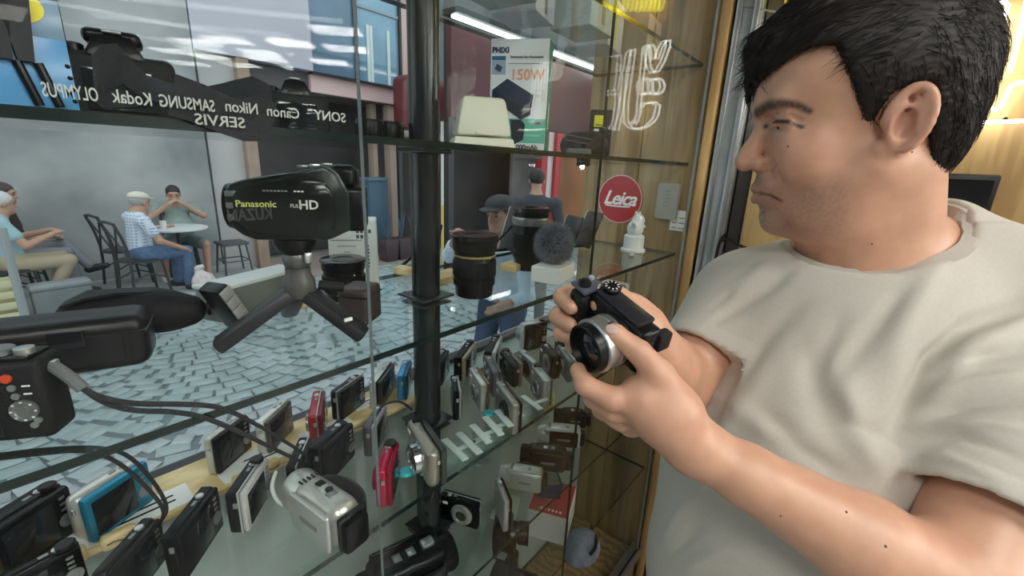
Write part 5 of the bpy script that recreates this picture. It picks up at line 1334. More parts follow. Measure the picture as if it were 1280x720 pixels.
# ------------------------------------------------------------------ on the end wall
c = P(775, 249, x=XE); rr = (P(775, 219, x=XE) - P(775, 279, x=XE)).length / 2
t = thing('wall_sign', 'round red sign with white script lettering on the wooden end wall', 'sign', (XE, c.y, c.z), Matrix.Rotation(math.radians(-90), 3, 'Y'))
MB().lathe([(rr, .0), (rr, .002), (rr * .985, .003), (0, .003)], 56).build('disc', M('sign_red', (.42, .012, .022), .35), t)
MB().lathe([(rr * .965, .0031), (rr, .0031), (rr, .0036), (rr * .965, .0036)], 56, None, False).build('rim', M('rim_pale', (.75, .55, .52), .4), t)
lw = M('sign_white', (.86, .84, .82), .5)
text('lettering', 'Leica', rr * .80, lw, Matrix.Translation((0, 0, .0034)) @ Matrix.Rotation(math.radians(-90), 4, 'Z') @ Matrix.Translation((0, rr * .02, 0)), t, bold=.022, shear=.35, spacing=.9)
MB().tube([Vector((-rr * .34 + .004, rr * .62 - k * rr * .125, .004)) - Vector((.02 * rr * math.sin(k / 9 * 3.1), 0, 0)) for k in range(10)], .0012 * 2, 6).build('swash', lw, t)
def tagw(u0, v0, u1, v1, m, lb, nm, cat, x=XE - .001, th=.002):
    a = P(u0, v0, x=x); b = P(u1, v1, x=x); y0, y1 = sorted((a.y, b.y)); z0, z1 = sorted((a.z, b.z))
    t = thing(nm, lb, cat, (x, (y0 + y1) / 2, (z0 + z1) / 2)); MB().box((-th / 2, 0, 0), (th, y1 - y0, z1 - z0), min(.004, th * .4)).build('panel', m, t); return t, y1 - y0, z1 - z0
t, yy, zz = tagw(746, 346, 786, 364, M('label_paper', (.62, .58, .50), .7), 'paper label with dark lettering under the shelf at the end wall', 'paper_label', 'label')
text('lettering', 'Canon', .036, M('brown_print', (.16, .10, .07), .6), frame(Vector((-.0022, 0, 0)), (0, -1, 0), (-1, 0, 0)), t, bold=.02)
a = P(826, 228, x=XE); b = P(846, 275, x=XE)
t = thing('remote_control', 'pale grey remote control hanging on the end wall', 'remote', (XE, (a.y + b.y) / 2, (a.z + b.z) / 2), Matrix.Rotation(math.radians(-90), 3, 'Y'))
MB().box((0, 0, .007), (a.z - b.z, abs(a.y - b.y), .014), abs(a.y - b.y) * .46, 5, vert_only=True).build('body', M('remote_grey', (.36, .35, .30), .4), t)
for k in range(5): MB().box(((a.z - b.z) * (.28 - .1 * k), 0, .0146), (.004, .016, .0012)).build('button', grey_m, t)
for k, (u, v) in enumerate(((845, 276), (853, 277))): 
    t, yy, zz = tagw(u - 5, v - 14, u + 4, v + 13, paper, ('white price tag on the end wall beside the grey remote' if k == 0 else 'second white price tag, next to the wooden moulding'), 'price_tag', 'tag', XE - .002 - .0025 * k)
    for j in range(3): MB().box((-.0023, 0, -.02 + j * .014), (.0004, yy * .6, .003)).build('printed_line', grey_m, t)
# black monitor on the wood wall
a = P(1165, 216, x=XE - .03); b = P(1240, 258, x=XE - .03)
t = thing('wall_monitor', 'black monitor on the oak wall behind the man', 'monitor', (XE, (a.y + b.y) / 2 + .05, a.z - .15))
MB().box((-.018, 0, 0), (.03, abs(a.y - b.y) + .1, .30), .004).build('housing', blackp, t); MB().box((-.0338, 0, 0), (.002, abs(a.y - b.y) + .085, .28)).build('screen', blackg, t)
# cables by the door profile
tag(MB().tube([P(u, v, x=XE - .03) for u, v in ((908, 292), (900, 300), (893, 330), (890, 360), (900, 395))], .004, 8, 2).build('cable', blackr), 'black cable hanging at the metal door profile', 'cable')
tag(MB().tube([P(u, v, x=XE - .03) for u, v in ((900, 302), (912, 298), (925, 308), (945, 312))], .003, 8, 2).build('cable', blackr), 'short black cable looping away from the door profile', 'cable')
tag(MB().tube([P(u, v, x=XE - .01) for u, v in ((925, 8), (950, 11), (975, 16), (1010, 20))], .002, 6, 1).build('cable', M('wire_grey', (.2, .18, .15), .6)), 'thin wire running along the top of the oak wall', 'cable')
# ------------------------------------------------------------------ upper shelf
Z1 = L[1]
def at(u, y, z=None): p = P(u, 150, y=y); return p.x
# blister card with two brushes
yb = .60
x0, x1 = P(-70, 60, y=yb).x, P(84, 60, y=yb).x
t = thing('blister_card', 'blue hanging card with two black brushes and a yellow badge', 'card', ((x0 + x1) / 2, yb, Z1))
hh = .200
MB().box((0, 0, hh / 2), (x1 - x0, .012, hh), .002).build('card', M('card_dark', (.05, .055, .065), .25), t)
MB().box((0, -.0065, .034), (x1 - x0 - .002, .001, .066), .0002).build('blue_panel', M('card_blue', (.10, .32, .62), .25), t)
MB().box((0, -.0064, .082), (x1 - x0 - .002, .001, .032), .0002).build('pale_panel', M('card_pale', (.22, .34, .48), .25), t)
for u in (8, 35):
    bx_ = P(u, 60, y=yb - .01).x - (x0 + x1) / 2
    MB().tube([(bx_ + .012, -.010, .010), (bx_ + .004, -.010, .045)], .0035, 10).build('brush_handle', blackp, t)
    MB().frust((bx_ - .003, -.010, .045), (.010, .008), (.020, .009), .050).build('brush_head', M('bristle', (.04, .04, .045), .8), t)
    MB().box((bx_ - .003, -.0115, .112), (.016, .002, .010)).build('tag', whitepr, t)
MB().lathe([(.024, 0), (.024, .002), (0, .0024)], 32, Matrix.Translation((P(2, 5, y=yb).x - (x0 + x1) / 2, -.0065, P(2, 5, y=yb).z - Z1)) @ Matrix.Rotation(math.radians(90), 4, 'X') @ Matrix.Diagonal((1, .62, 1, 1))).build('badge', M('badge_yellow', (.85, .72, .02), .4), t)
# black SLR cameras with strap
xa = at(165, .585)
c1 = slr('large black camera with pop-up flash and a wide strap on the upper shelf', (xa, .60, Z1), math.radians(165), .66, .055, .036)
MB().box((.001, -.009, .078), (.044, .031, .014), .006, 3).build('flash_housing', blackp, c1)
stp = M('strap_woven', (.018, .018, .022), .75, bump=.6, scale=700)
pts = []
for u, v, y, tw in ((205, 108, .50, 0), (165, 118, .47, .2), (128, 112, .455, .6), (118, 98, .455, 1.2), (128, 84, .46, 1.7), (150, 80, .47, 2.2), (172, 100, .46, 2.6), (190, 112, .45, 2.9), (230, 122, .455, 3.0), (270, 132, .45, 3.0), (310, 140, .45, 2.9), (335, 138, .452, 2.4), (340, 128, .46, 2.0), (318, 118, .47, 1.9), (285, 122, .50, 2.6), (250, 128, .52, 2.8)):
    p = P(u, v, y=y); p.z = max(p.z, Z1 + .006)
    pts.append((p, Vector((.15 * math.sin(tw), .25 + .3 * abs(math.cos(tw)), .75 * abs(math.sin(tw)) + .25))))
fine = []
for (a, sa), (b, sb) in zip(pts, pts[1:]):
    for k in range(4): fine.append((a.lerp(b, k / 4), sa.lerp(sb, k / 4)))
local(MB().ribbon(fine, .034, .0022).build('strap', stp, None), c1)
# strap loop hanging over the front edge of the shelf
pts = [(P(u, v, y=y), Vector((.30, .0, 1))) for u, v, y in ((215, 118, .4165), (250, 130, .4155), (280, 143, .4155), (310, 154, .4155), (332, 155, .4155), (345, 146, .4165))]
fine = []
for (a, sa), (b, sb) in zip(pts, pts[1:]):
    for k in range(4): fine.append((a.lerp(b, k / 4), sa.lerp(sb, k / 4)))
local(MB().ribbon(fine, .030, .0016).build('strap', stp, None), c1)
c2 = slr('smaller black camera with strap lug, right of the wide strap', (at(372, .62), .62, Z1), math.radians(160), .58, .05, .034)
for k, u in enumerate((462, 487)):
    t = thing('lens_cap_pair', ('black rear lens barrel with pale rim beside the smaller camera' if k == 0 else 'black rear lens barrel with pale rim beside the black post'), 'lens', (at(u, .62), .62, Z1))
    MB().lathe([(.019, 0), (.021, .003), (.021, .030), (.019, .033), (.012, .033), (.010, .028), (0, .028)], 28).build('barrel', blackp, t)
    MB().lathe([(.0212, .001), (.0218, .002), (.0218, .0035), (.0212, .0045)], 28, None, False).build('rim', silver, t)
    for j in range(24):
        a_ = j * math.pi / 12; MB().box((.0212 * math.cos(a_), .0212 * math.sin(a_), .017), (.0012, .0016, .018), rot=Matrix.Rotation(a_, 3, 'Z')).build('rib', blackr, t)
# cream plastic tub, upside down
y0 = .475; xa, xb = P(568, 170, y=y0).x, P(650, 170, y=y0).x
t = thing('plastic_tub', 'cream plastic tub standing upside down beside the black post', 'tub', ((xa + xb) / 2 + .012, y0 + .03, Z1), math.radians(-38))
W_ = .092
MB().frust((0, 0, .016), (W_ * .92, .078), (W_ * .70, .058), .056, .007).build('cup', cream, t)
MB().frust((0, 0, .0), (W_ * 1.02, .085), (W_ * .96, .080), .014, .003).build('rim', cream, t)
MB().box((W_ * .02, -.040, .020), (W_ * .34, .006, .006), .002).build('lip', cream, t)
# power bank carton
y0 = .560; xa, xb = P(617, 110, y=y0).x, P(699, 110, y=y0).x
zt_ = P(660, 46, y=y0).z
Wb, Hb = .112, zt_ - Z1
t = thing('power_bank_box', 'white and green power bank carton with a battery pictured on it', 'box', ((xa + xb) / 2 + .012, y0 + .03, Z1), math.radians(-61))
MB().box((0, 0, Hb / 2), (Wb, .05, Hb), .0015, 1).build('carton', M('pb_white', (.78, .77, .80), .4), t)
green = M('pb_green', (.02, .20, .15), .4); mint = M('pb_mint', (.12, .48, .36), .4)
MB().box((Wb / 2 + .0004, 0, Hb / 2), (.001, .0502, Hb - .001)).build('side_panel', green, t)
fr = lambda x, z, o=.0258: frame(Vector((x * Wb, -o, z * Hb)), (1, 0, 0), (0, -1, 0))
MB().box((.06 * Wb, -.0253, .20 * Hb), (.86 * Wb, .0006, .22 * Hb)).build('mint_band', mint, t)
text('lettering', 'PHIXI', .0135, M('print_navy', (.02, .02, .12), .5), fr(-.33, .90), t, bold=.03)
MB().box((-.36 * Wb, -.0253, .835 * Hb), (.24 * Wb, .0006, .035 * Hb)).build('blue_strip', M('print_blue', (.02, .14, .28), .4), t)
MB().box((-.36 * Wb, -.0253, .755 * Hb), (.24 * Wb, .0006, .12 * Hb)).build('small_picture', M('print_greyblue', (.35, .40, .52), .4), t)
MB().box((-.36 * Wb, -.0258, .75 * Hb), (.11 * Wb, .0006, .05 * Hb), rot=Matrix.Rotation(.5, 3, 'Y')).build('small_picture_device', M('print_slate', (.03, .04, .08), .4), t)
text('lettering', 'Extremely Fast Powerbank', .0058, blackp, fr(.12, .845), t, bold=0)
MB().box((.10 * Wb, -.0253, .79 * Hb), (.58 * Wb, .0005, .0012)).build('printed_line', grey_m, t)
text('lettering', '150W', .026, M('print_orange', (.80, .38, .22), .5), fr(.14, .69), t, bold=.02)
nv = M('pb_navy', (.02, .035, .07), .35); nv2 = M('pb_navy_dark', (.012, .02, .04), .35)
def poly(nm, pts, m, o): MB().prism([(x * Wb, z * Hb) for x, z in pts], .0006, Matrix.Translation((0, -o, 0)) @ Matrix.Rotation(math.radians(90), 4, 'X')).build(nm, m, t)
poly('pictured_battery', [(-.46, .56), (-.20, .66), (.26, .52), (.22, .34), (.06, .30), (-.46, .48)], nv, .0256)
poly('pictured_battery', [(-.46, .48), (.06, .30), (.06, .42), (-.46, .56)], nv2, .0260)
poly('pictured_port', [(.08, .34), (.20, .38), (.22, .46), (.10, .42)], grey_m, .0264)
poly('pictured_battery', [(-.12, .30), (.06, .30), (.14, .26), (.12, .12), (-.08, .06)], nv2, .0256)
MB().lathe([(.0105, 0), (.0112, 0), (.0112, .0006), (.0105, .0006)], 28, fr(.36, .51, .0256), False).build('round_mark', grey_m, t)
text('lettering', 'PD 3.0', .0048, blackp, fr(.36, .51), t)
MB().box((.36 * Wb, -.0256, .275 * Hb), (.10 * Wb, .0006, .025 * Hb)).build('purple_tag', M('print_purple', (.22, .04, .20), .5), t)
text('lettering', 'UNIVERSAL', .006, M('print_mint', (.45, .72, .62), .5), fr(.28, .16), t, bold=.01)
text('lettering', '50.000mAh', .0125, blackp, fr(.12, .05), t, bold=.02)
text('lettering', 'POWER', .014, M('print_pale', (.75, .8, .78), .5), frame(Vector((Wb / 2 + .0012, 0, Hb * .35)), (0, 0, 1), (1, 0, 0)), t, bold=.02)
# black camera bag with a yellow label
pb = P(733, 180, y=.60)
t = thing('camera_bag', 'black padded camera bag with a yellow label on its raised flap', 'bag', (pb.x - .005, .60, Z1), math.radians(-58))
bagm = M('bag_nylon', (.012, .012, .014), .55, bump=.5, scale=350, noise=.3)
sd = SDF((-.075, -.06, -.01), (.075, .06, .09), .003); sd.cap((-.035, 0, .028), (.030, 0, .028), .028, .028, 0); sd.cap((-.03, -.012, .045), (.02, -.010, .046), .016, .018, .012); sd.cap((-.045, -.02, .05), (-.02, -.03, .02), .006, .006, .006); sd.cap((.0, -.034, .018), (.03, -.026, .045), .006, .007, .006); sd.half((0, 0, .001), (0, 0, -1))
v_, f_ = sd.mesh(); np_mesh('bag', relax(v_, f_, 1), f_, bagm, t)
MB().box((.034, .012, .060), (.056, .020, .110), .005, 3).build('flap', bagm, t)
MB().box((.030, .0012, .088), (.026, .001, .027)).build('yellow_label', M('label_yellow', (.68, .70, .04), .5), t)
text('lettering', 'Nikon', .0066, blackp, frame(Vector((.030, .0004, .079)), (1, 0, 0), (0, -1, 0)), t, bold=.02)
MB().box((.024, .0012, .067), (.012, .001, .006)).build('white_tag', whitepr, t)
for a, b in (((-.05, -.030, .052), (.03, -.030, .040)), ((-.05, -.031, .040), (.02, -.032, .030))): MB().tube([a, b], .0014, 6).build('zip', grey_m, t)
MB().ribbon([((-.055, -.03, .008), (0, .3, 1)), ((-.03, -.045, .03), (.2, .2, 1)), ((.0, -.046, .014), (0, .4, 1)), ((.035, -.035, .034), (0, .2, 1)), ((.045, -.02, .06), (0, .3, 1))], .012, .0016).build('strap', stp, t)
MB().box((-.015, -.052, .010), (.06, .018, .020), .008, 3).build('front_pad', M('pad_grey', (.12, .12, .13), .6), t)
# ------------------------------------------------------------------ boxes on the highest shelf
Z0 = L[0]
for i, (u, v, w_, d_, h_, yaw, m, lb) in enumerate((
        (600, 8, .13, .10, .09, .3, M('cardA', (.30, .33, .34), .6), 'grey carton on the highest shelf right of the black post'),
        (655, 22, .10, .09, .07, .7, M('cardB', (.62, .60, .68), .6), 'pale lilac carton tilted on the highest shelf'),
        (690, 12, .11, .09, .12, .15, M('cardC', (.45, .47, .45), .6), 'grey green carton beside the pale lilac one'),
        (725, 35, .11, .10, .10, .5, M('cardD', (.55, .52, .58), .6), 'lilac carton with a yellow strip on the highest shelf'),
        (755, 52, .10, .09, .09, .25, M('cardE', (.34, .28, .22), .6), 'brown carton on the highest shelf against the end wall'))):
    tt = carton(lb, (.60 + .135 * i, (.56, .60, .55, .60, .56)[i], Z0), yaw * .4, w_, d_, h_, m)
    MB().box((0, -d_ / 2 - .0006, h_ * .5), (w_ * .12, .0008, h_ * .8)).build('strip', M('strip_yellow', (.75, .66, .10), .5) if i == 3 else grey_m, tt)
# small spot lamp clipped under the upper shelf
p = P(731, 199, x=1.10)
t = thing('shelf_spot', 'small bright spot lamp clipped under the upper shelf near the end wall', 'lamp', (1.10, .66, Z1 - TH))
MB().box((0, 0, -.006), (.05, .016, .012), .002).build('clip', blackp, t)
MB().ball((-.012, -.004, -.014), .006, 14).build('bulb', M('bulb_glow', (1, 1, 1), .5, emit=(1, .97, .9), es=60), t)
# ------------------------------------------------------------------ lettering on the outside of the shop window, read from the street
lw2 = M('window_white', (.50, .51, .48), .6); lb2 = M('window_black', (.02, .02, .02), .5)
YT = .4108
wt = thing('window_lettering', 'row of white brand names on the glass door, reversed as seen from the shop', 'lettering', (0, YT, 0))
def wtext(s_, u0, u1, v, sz, m, par, sh=0, bold=.01):
    a, b = P(u0, v, y=YT), P(u1, v, y=YT)
    o = text('lettering', s_, sz, m, Matrix.Identity(4), par, depth=.0003, bold=bold, shear=sh)
    xs = [v_.co.x for v_ in o.data.vertices]; k = abs(b.x - a.x) / (max(xs) - min(xs)); mid = (max(xs) + min(xs)) / 2
    o.data.transform(Matrix.Translation(((a.x + b.x) / 2, .0004, (a.z + b.z) / 2)) @ frame(Vector((0, 0, 0)), (-1, 0, 0), (0, 1, 0)) @ Matrix.Diagonal((k, k if sh == 9 else 1, 1, 1)) @ Matrix.Translation((-mid, 0, 0)))
    return o
for s_, u0, u1, v in (('OLYMPUS', 53, 122, 116), ('Kodak', 140, 189, 123), ('SAMSUNG', 200, 268, 130), ('Nikon', 282, 322, 135), ('Canon', 334, 374, 141), ('SONY', 393, 432, 146)):
    wtext(s_, u0, u1, v, .0118, lw2, wt)
wt2 = thing('window_lettering', 'white word for repairs on the glass door below the brand names', 'lettering', (0, YT, 0))
wtext('SERVIS', 244, 306, 152, .0112, lw2, wt2)
wt3 = thing('window_lettering', 'black shop name on the glass door in front of the camcorder', 'lettering', (0, YT, 0))
wtext('KUZAN', 285, 340, 269, .0140, lb2, wt3)
# ------------------------------------------------------------------ neon sign on the oak wall, mirrored in the glass door
YM = .395
def nw(u, v):
    """wall point whose mirror image in the glass door shows at this pixel"""
    p = P(u, v, x=XE - .03); return Vector((XE - .03, 2 * YM - p.y, p.z))
neon = M('neon_white', (1, 1, 1), .5, emit=(.97, 1, .93), es=14); neony = M('neon_yellow', (1, 1, 0), .5, emit=(1, .85, .05), es=10)
ns = thing('neon_sign', 'white outline neon letters on a clear plate on the oak wall', 'neon sign', (XE - .03, 0, 1.9))
def tube_px(pts, m, r=.0030): local(MB().tube(pts, r, 8, 1).build('neon_tube', m, None), ns)
T = .0042
tube_px([nw(u, v) for u, v in ((770, 70), (775, 68), (771, 112), (766, 114))], neon)
tube_px([nw(u, v) for u, v in ((766, 118), (773, 116), (767, 158), (761, 160), (774, 164), (783, 66), (792, 62))], neon)
tube_px([nw(u, v) for u, v in ((792, 62), (780, 150), (790, 162), (806, 160), (820, 148), (823, 127), (800, 130), (797, 150), (792, 156))], neon)
tube_px([nw(u, v) for u, v in ((806, 58), (799, 130), (796, 150), (789, 154))], neon)
tube_px([nw(u, v) for u, v in ((807, 58), (812, 92), (824, 88), (838, 50), (828, 52), (818, 80), (816, 56), (807, 58))], neon)
for cu in (806, 820): tube_px([nw(cu + 8 * math.cos(k * math.pi / 6), 108 + 10 * math.sin(k * math.pi / 6)) for k in range(13)], neon)
W3 = lambda u, v: P(u, v, x=XE - .03)
tube_px([W3(u, v) for u, v in ((1243, 5), (1262, 2), (1256, 22), (1235, 92), (1228, 115), (1234, 134), (1248, 138), (1258, 120), (1262, 108), (1275, 102), (1300, 104))], neon)
tube_px([W3(u, v) for u, v in ((1205, 152), (1240, 153), (1300, 150))], neon)
tube_px([W3(u, v) for u, v in ((1188, 6), (1202, 12), (1208, 24), (1200, 40), (1216, 50), (1228, 40), (1236, 12))], neon)
tube_px([W3(u, v) for u, v in ((1283, 0), (1276, 40), (1262, 90))], neon)
MB().box((.012, -.02, .06), (.004, .62, .42), .001).build('plate', M('clear_plate', (.62, .43, .20), .3), ns) if False else None
for k in range(6):
    y_ = .20 - k * .085; local(MB().cyl((XE - .03, y_, CAMZ + .115), (XE - .001, y_, CAMZ + .115), .003).build('standoff', dark, None), ns)
yn = thing('neon_sign', 'yellow neon lettering high on the oak wall above the white neon', 'neon sign', (XE - .03, 0, 2.2))
for k in range(5):
    u = 776 + k * 11
    local(MB().tube([nw(a_, b_) for a_, b_ in ((u, 14), (u + 2, -12), (u + 8, -14), (u + 7, 8), (u + 1, 14))], .0048, 8, 1).build('neon_tube', neony, None), yn)
# ------------------------------------------------------------------ people in the street
skin2 = M('skin_far', (.52, .30, .21), .5, noise=.08, scale=30)
def person(label, base, yaw, J, shirt, trousers, hair, shoe=(.03, .03, .035), cap=None, res=.0095, skin=skin2, sleeve=.55, belly=0.0, face=True, shorts=False, capf=None):
    """J: joints in the person's own frame (forward, left, up)"""
    t = thing('person', label, 'person', base, yaw)
    A = {k: np.array(v, float) for k, v in J.items()}
    allp = np.array(list(A.values())); lo = allp.min(0) - .24; hi = allp.max(0) + .24; lo[2] = -.02
    h = A['head']; fd = A.get('look', np.array([1., 0, -.1])); fd = fd / np.linalg.norm(fd)
    sd_ = np.cross([0, 0, 1], fd); sd_ /= np.linalg.norm(sd_); upv = np.cross(fd, sd_)
    HRl = np.stack([fd, sd_, upv], 1)
    def hq(f_, l_, u_): return h + HRl @ np.array([f_, l_, u_])
    S = SDF(lo, hi, res)
    S.ell(hq(-.01, 0, .03), (.098, .076, .090), HRl, 0); S.ell(hq(.03, 0, -.045), (.062, .058, .068), HRl, .02)
    S.cap(hq(.085, 0, .005), hq(.108, 0, -.025), .012, .014, .012); S.cap(hq(.07, -.03, .03), hq(.07, .03, .03), .018, None, .02)
    S.ell(hq(.075, 0, -.085), (.02, .028, .02), HRl, .02)
    for s_ in (-1, 1): S.ell(hq(-.005, s_ * .078, -.005), (.018, .010, .030), HRl, .006)
    S.cap(hq(-.02, 0, -.07), A['neck'], .052, .056, .02)
    for s_ in ('l', 'r'):
        S.chain([A['sh' + s_], A['el' + s_], A['wr' + s_]], [.048, .040, .027], .02)
        d = A['wr' + s_] - A['el' + s_]; d /= np.linalg.norm(d); hd = A.get('hd' + s_, A['wr' + s_] + d * .07)
        S.cap(A['wr' + s_], hd, .028, .024, .015)
        dd = hd - A['wr' + s_]; dd /= np.linalg.norm(dd); sdv = np.cross(dd, [0, 0, 1.]); sdv /= np.linalg.norm(sdv) + 1e-9
        for k in range(4): S.cap(hd + sdv * (-.024 + .016 * k), hd + sdv * (-.026 + .017 * k) + dd * (.055 - .008 * abs(k - 1.5)) + np.array([0, 0, -.014]), .0105, .009, .006)
        S.cap(A['wr' + s_] + dd * .03 + sdv * .025, hd + sdv * .045 + dd * .01, .011, .009, .008)
    S.cap(A['neck'] + (0, 0, -.05), A['pelvis'], .09, .10, .06)
    for s_ in ('l', 'r'): S.chain([A['hip' + s_], A['kn' + s_], A['an' + s_]], [.07, .050, .038], .03)
    v_, f_ = S.mesh(); np_mesh('person_body', relax(v_, f_, 1), f_, skin, t)
    T_ = SDF(lo, hi, res)
    T_.cap(A['neck'] + (-.01, 0, -.075), A['pelvis'] + (.0, 0, .10), .118, .140 + belly * .3, 0, flat=((1, 0, 0), .86)); T_.cap(A['shl'], A['shr'], .062, .062, .05)
    if belly: T_.ell(A['pelvis'] * .62 + A['neck'] * .38 + (.05 + belly * .3, 0, 0), (.12 + belly, .15 + belly, .17), None, .06)
    for s_ in ('l', 'r'):
        e_ = A['sh' + s_] * (1 - sleeve) + A['el' + s_] * sleeve if sleeve <= 1 else A['el' + s_] * (2 - sleeve) + A['wr' + s_] * (sleeve - 1)
        if sleeve > 1: T_.chain([A['sh' + s_], A['el' + s_], e_], [.064, .054, .046], .03)
        else: T_.cap(A['sh' + s_], e_, .064, .062, .03)
    T_.ell(A['neck'] + (.01, 0, .035), (.062, .066, .05), None, .01, '-')
    v_, f_ = T_.mesh(); np_mesh('shirt', relax(v_, f_, 2), f_, shirt, t)
    Q = SDF(lo, hi, res)
    Q.cap(A['pelvis'] + (0, -.05, .03), A['pelvis'] + (0, .05, .03), .125 + belly * .3, None, 0)
    for s_ in ('l', 'r'):
        if shorts: Q.chain([A['hip' + s_], A['kn' + s_] * .85 + A['hip' + s_] * .15], [.095, .085], .04)
        else: Q.chain([A['hip' + s_], A['kn' + s_], A['an' + s_] + (0, 0, .02)], [.092, .066, .054], .04)
    v_, f_ = Q.mesh(); np_mesh('trousers', relax(v_, f_, 2), f_, trousers, t)
    for s_ in ('l', 'r'):
        a = A['an' + s_]; d = A.get('toe' + s_, a + (.16, 0, -.045)) - a
        B_ = SDF(a - .22, a + .22, .007); B_.chain([a + (-.01, 0, -.03), a + d * .5 + (0, 0, -.012), a + d], [.045, .042, .034], .02)
        if a[2] < .15: B_.half((0, 0, .001), (0, 0, -1))
        v_, f_ = B_.mesh(); np_mesh('shoe', relax(v_, f_, 1), f_, M('shoe_%d' % (shoe[0] * 999), shoe, .6), t)
    if hair is not None:
        G = SDF(h - .17, h + .17, .006); G.ell(hq(-.018, 0, .040), (.103, .083, .092), HRl, 0)
        G.ell(hq(.095, 0, -.02), (.085, .12, .075), HRl, .01, '-'); G.half(tuple(hq(0, 0, -.055)), tuple(-upv)); 
        if cap is not None: G.half(tuple(hq(0, 0, .045)), tuple(upv))
        v_, f_ = G.mesh(); np_mesh('hair', relax(v_, f_, 1), f_, hair, t)
    if cap is not None:
        G = SDF(h - .24, h + .26, .006); G.ell(hq(-.012, 0, .066), (.110, .090, .060), HRl, 0); G.half(tuple(hq(0, 0, .048)), tuple(-upv), .006)
        G.ell(hq(.105, 0, .054), (.065 if capf is None else capf, .072, .007), HRl, .008)
        v_, f_ = G.mesh(); np_mesh('cap', relax(v_, f_, 1), f_, cap, t)
    if face:
        dk = M('face_dark', (.05, .03, .025), .5)
        for s_ in (-1, 1):
            MB().ball(Vector(hq(.083, s_ * .031, .008)), (.008, .010, .006), 10).build('eye', dk, t)
            MB().box(Vector(hq(.089, s_ * .032, .031)), (.010, .034, .008), .003, rot=Matrix(HRl.tolist())).build('eyebrow', dk, t)
        MB().box(Vector(hq(.084, 0, -.058)), (.014, .040, .006), .002, rot=Matrix(HRl.tolist())).build('mouth', M('lip_dark', (.30, .12, .10), .5), t)
    return t
def seated(**k):
    J = dict(pelvis=(0, 0, .50), neck=(-.02, 0, 1.03), head=(.02, 0, 1.17), shl=(-.03, .19, .95), shr=(-.03, -.19, .95), ell=(.02, .25, .70), elr=(.02, -.25, .70), wrl=(.24, .18, .62), wrr=(.24, -.18, .62),
             hipl=(.02, .09, .50), hipr=(.02, -.09, .50), knl=(.42, .13, .50), knr=(.42, -.13, .50), anl=(.40, .13, .07), anr=(.40, -.13, .07)); J.update(k); return J
def standing(**k):
    J = dict(pelvis=(0, 0, .94), neck=(-.01, 0, 1.46), head=(.03, 0, 1.60), shl=(0, .19, 1.39), shr=(0, -.19, 1.39), ell=(.02, .25, 1.10), elr=(.02, -.25, 1.10), wrl=(.14, .22, .90), wrr=(.14, -.22, .90),
             hipl=(0, .09, .92), hipr=(0, -.09, .92), knl=(.03, .11, .50), knr=(.03, -.11, .50), anl=(0, .11, .08), anr=(0, -.11, .08)); J.update(k); return J
grey_h = M('hair_grey', (.42, .40, .38), .7); dark_h = M('hair_dark', (.03, .024, .02), .6); white_h = M('hair_white', (.62, .60, .58), .7)
def plaid(name):
    m = M(name, (.5, .58, .70), .8); nt = m.node_tree; b = nt.nodes['Principled BSDF']; tc = nt.nodes.new('ShaderNodeTexCoord'); w1 = nt.nodes.new('ShaderNodeTexWave'); w2 = nt.nodes.new('ShaderNodeTexWave')
    w1.inputs['Scale'].default_value = 9; w2.inputs['Scale'].default_value = 9; w1.bands_direction = 'Z'; w2.bands_direction = 'Y'; w1.inputs['Distortion'].default_value = 1.0
    ad = nt.nodes.new('ShaderNodeMath'); ad.operation = 'ADD'; rp = nt.nodes.new('ShaderNodeValToRGB'); rp.color_ramp.elements[0].color = (.30, .38, .52, 1); rp.color_ramp.elements[1].color = (.66, .72, .80, 1); rp.color_ramp.elements[0].position = .3; rp.color_ramp.elements[1].position = 1.0
    for w_ in (w1, w2): nt.links.new(tc.outputs['Object'], w_.inputs[0])
    nt.links.new(w1.outputs['Fac'], ad.inputs[0]); nt.links.new(w2.outputs['Fac'], ad.inputs[1]); nt.links.new(ad.outputs[0], rp.inputs[0]); nt.links.new(rp.outputs[0], b.inputs['Base Color']); return m
denim2 = M('denim_blue', (.10, .17, .30), .8, noise=.25, scale=25)
# man with the flat cap at the round table
person('person in a pale plaid shirt and cream flat cap sitting at the round table', (1.15, 6.72, 0), math.radians(12),
       seated(neck=(.02, 0, 1.0), head=(.07, -.01, 1.12), look=(1, .25, -.12), shl=(.02, .19, .93), shr=(.0, -.19, .92), ell=(.22, .26, .72), wrl=(.42, .30, .76), elr=(.10, -.26, .68), wrr=(.34, -.20, .56)),
       plaid('plaid_blue'), denim2, grey_h, cap=M('cap_cream', (.68, .64, .54), .8), capf=.045)
# man eating behind the table
person('person in a grey green polo shirt eating with both hands at the round table', (1.76, 7.60, 0), math.radians(-98),
       seated(neck=(.0, 0, 1.02), head=(.04, 0, 1.13), look=(1, -.05, -.22), ell=(.14, .30, .84), elr=(.14, -.30, .84), wrl=(.21, .07, 1.03), wrr=(.21, -.07, 1.03), hdl=(.19, .02, 1.06), hdr=(.19, -.02, 1.06), knl=(.42, .24, .48), knr=(.40, -.22, .48), anl=(.42, .22, .07), anr=(.34, -.26, .07)),
       M('polo_green', (.27, .33, .30), .8, noise=.1, scale=20), M('short_teal', (.16, .22, .22), .8), dark_h, shoe=(.55, .53, .5), belly=.05, shorts=True)
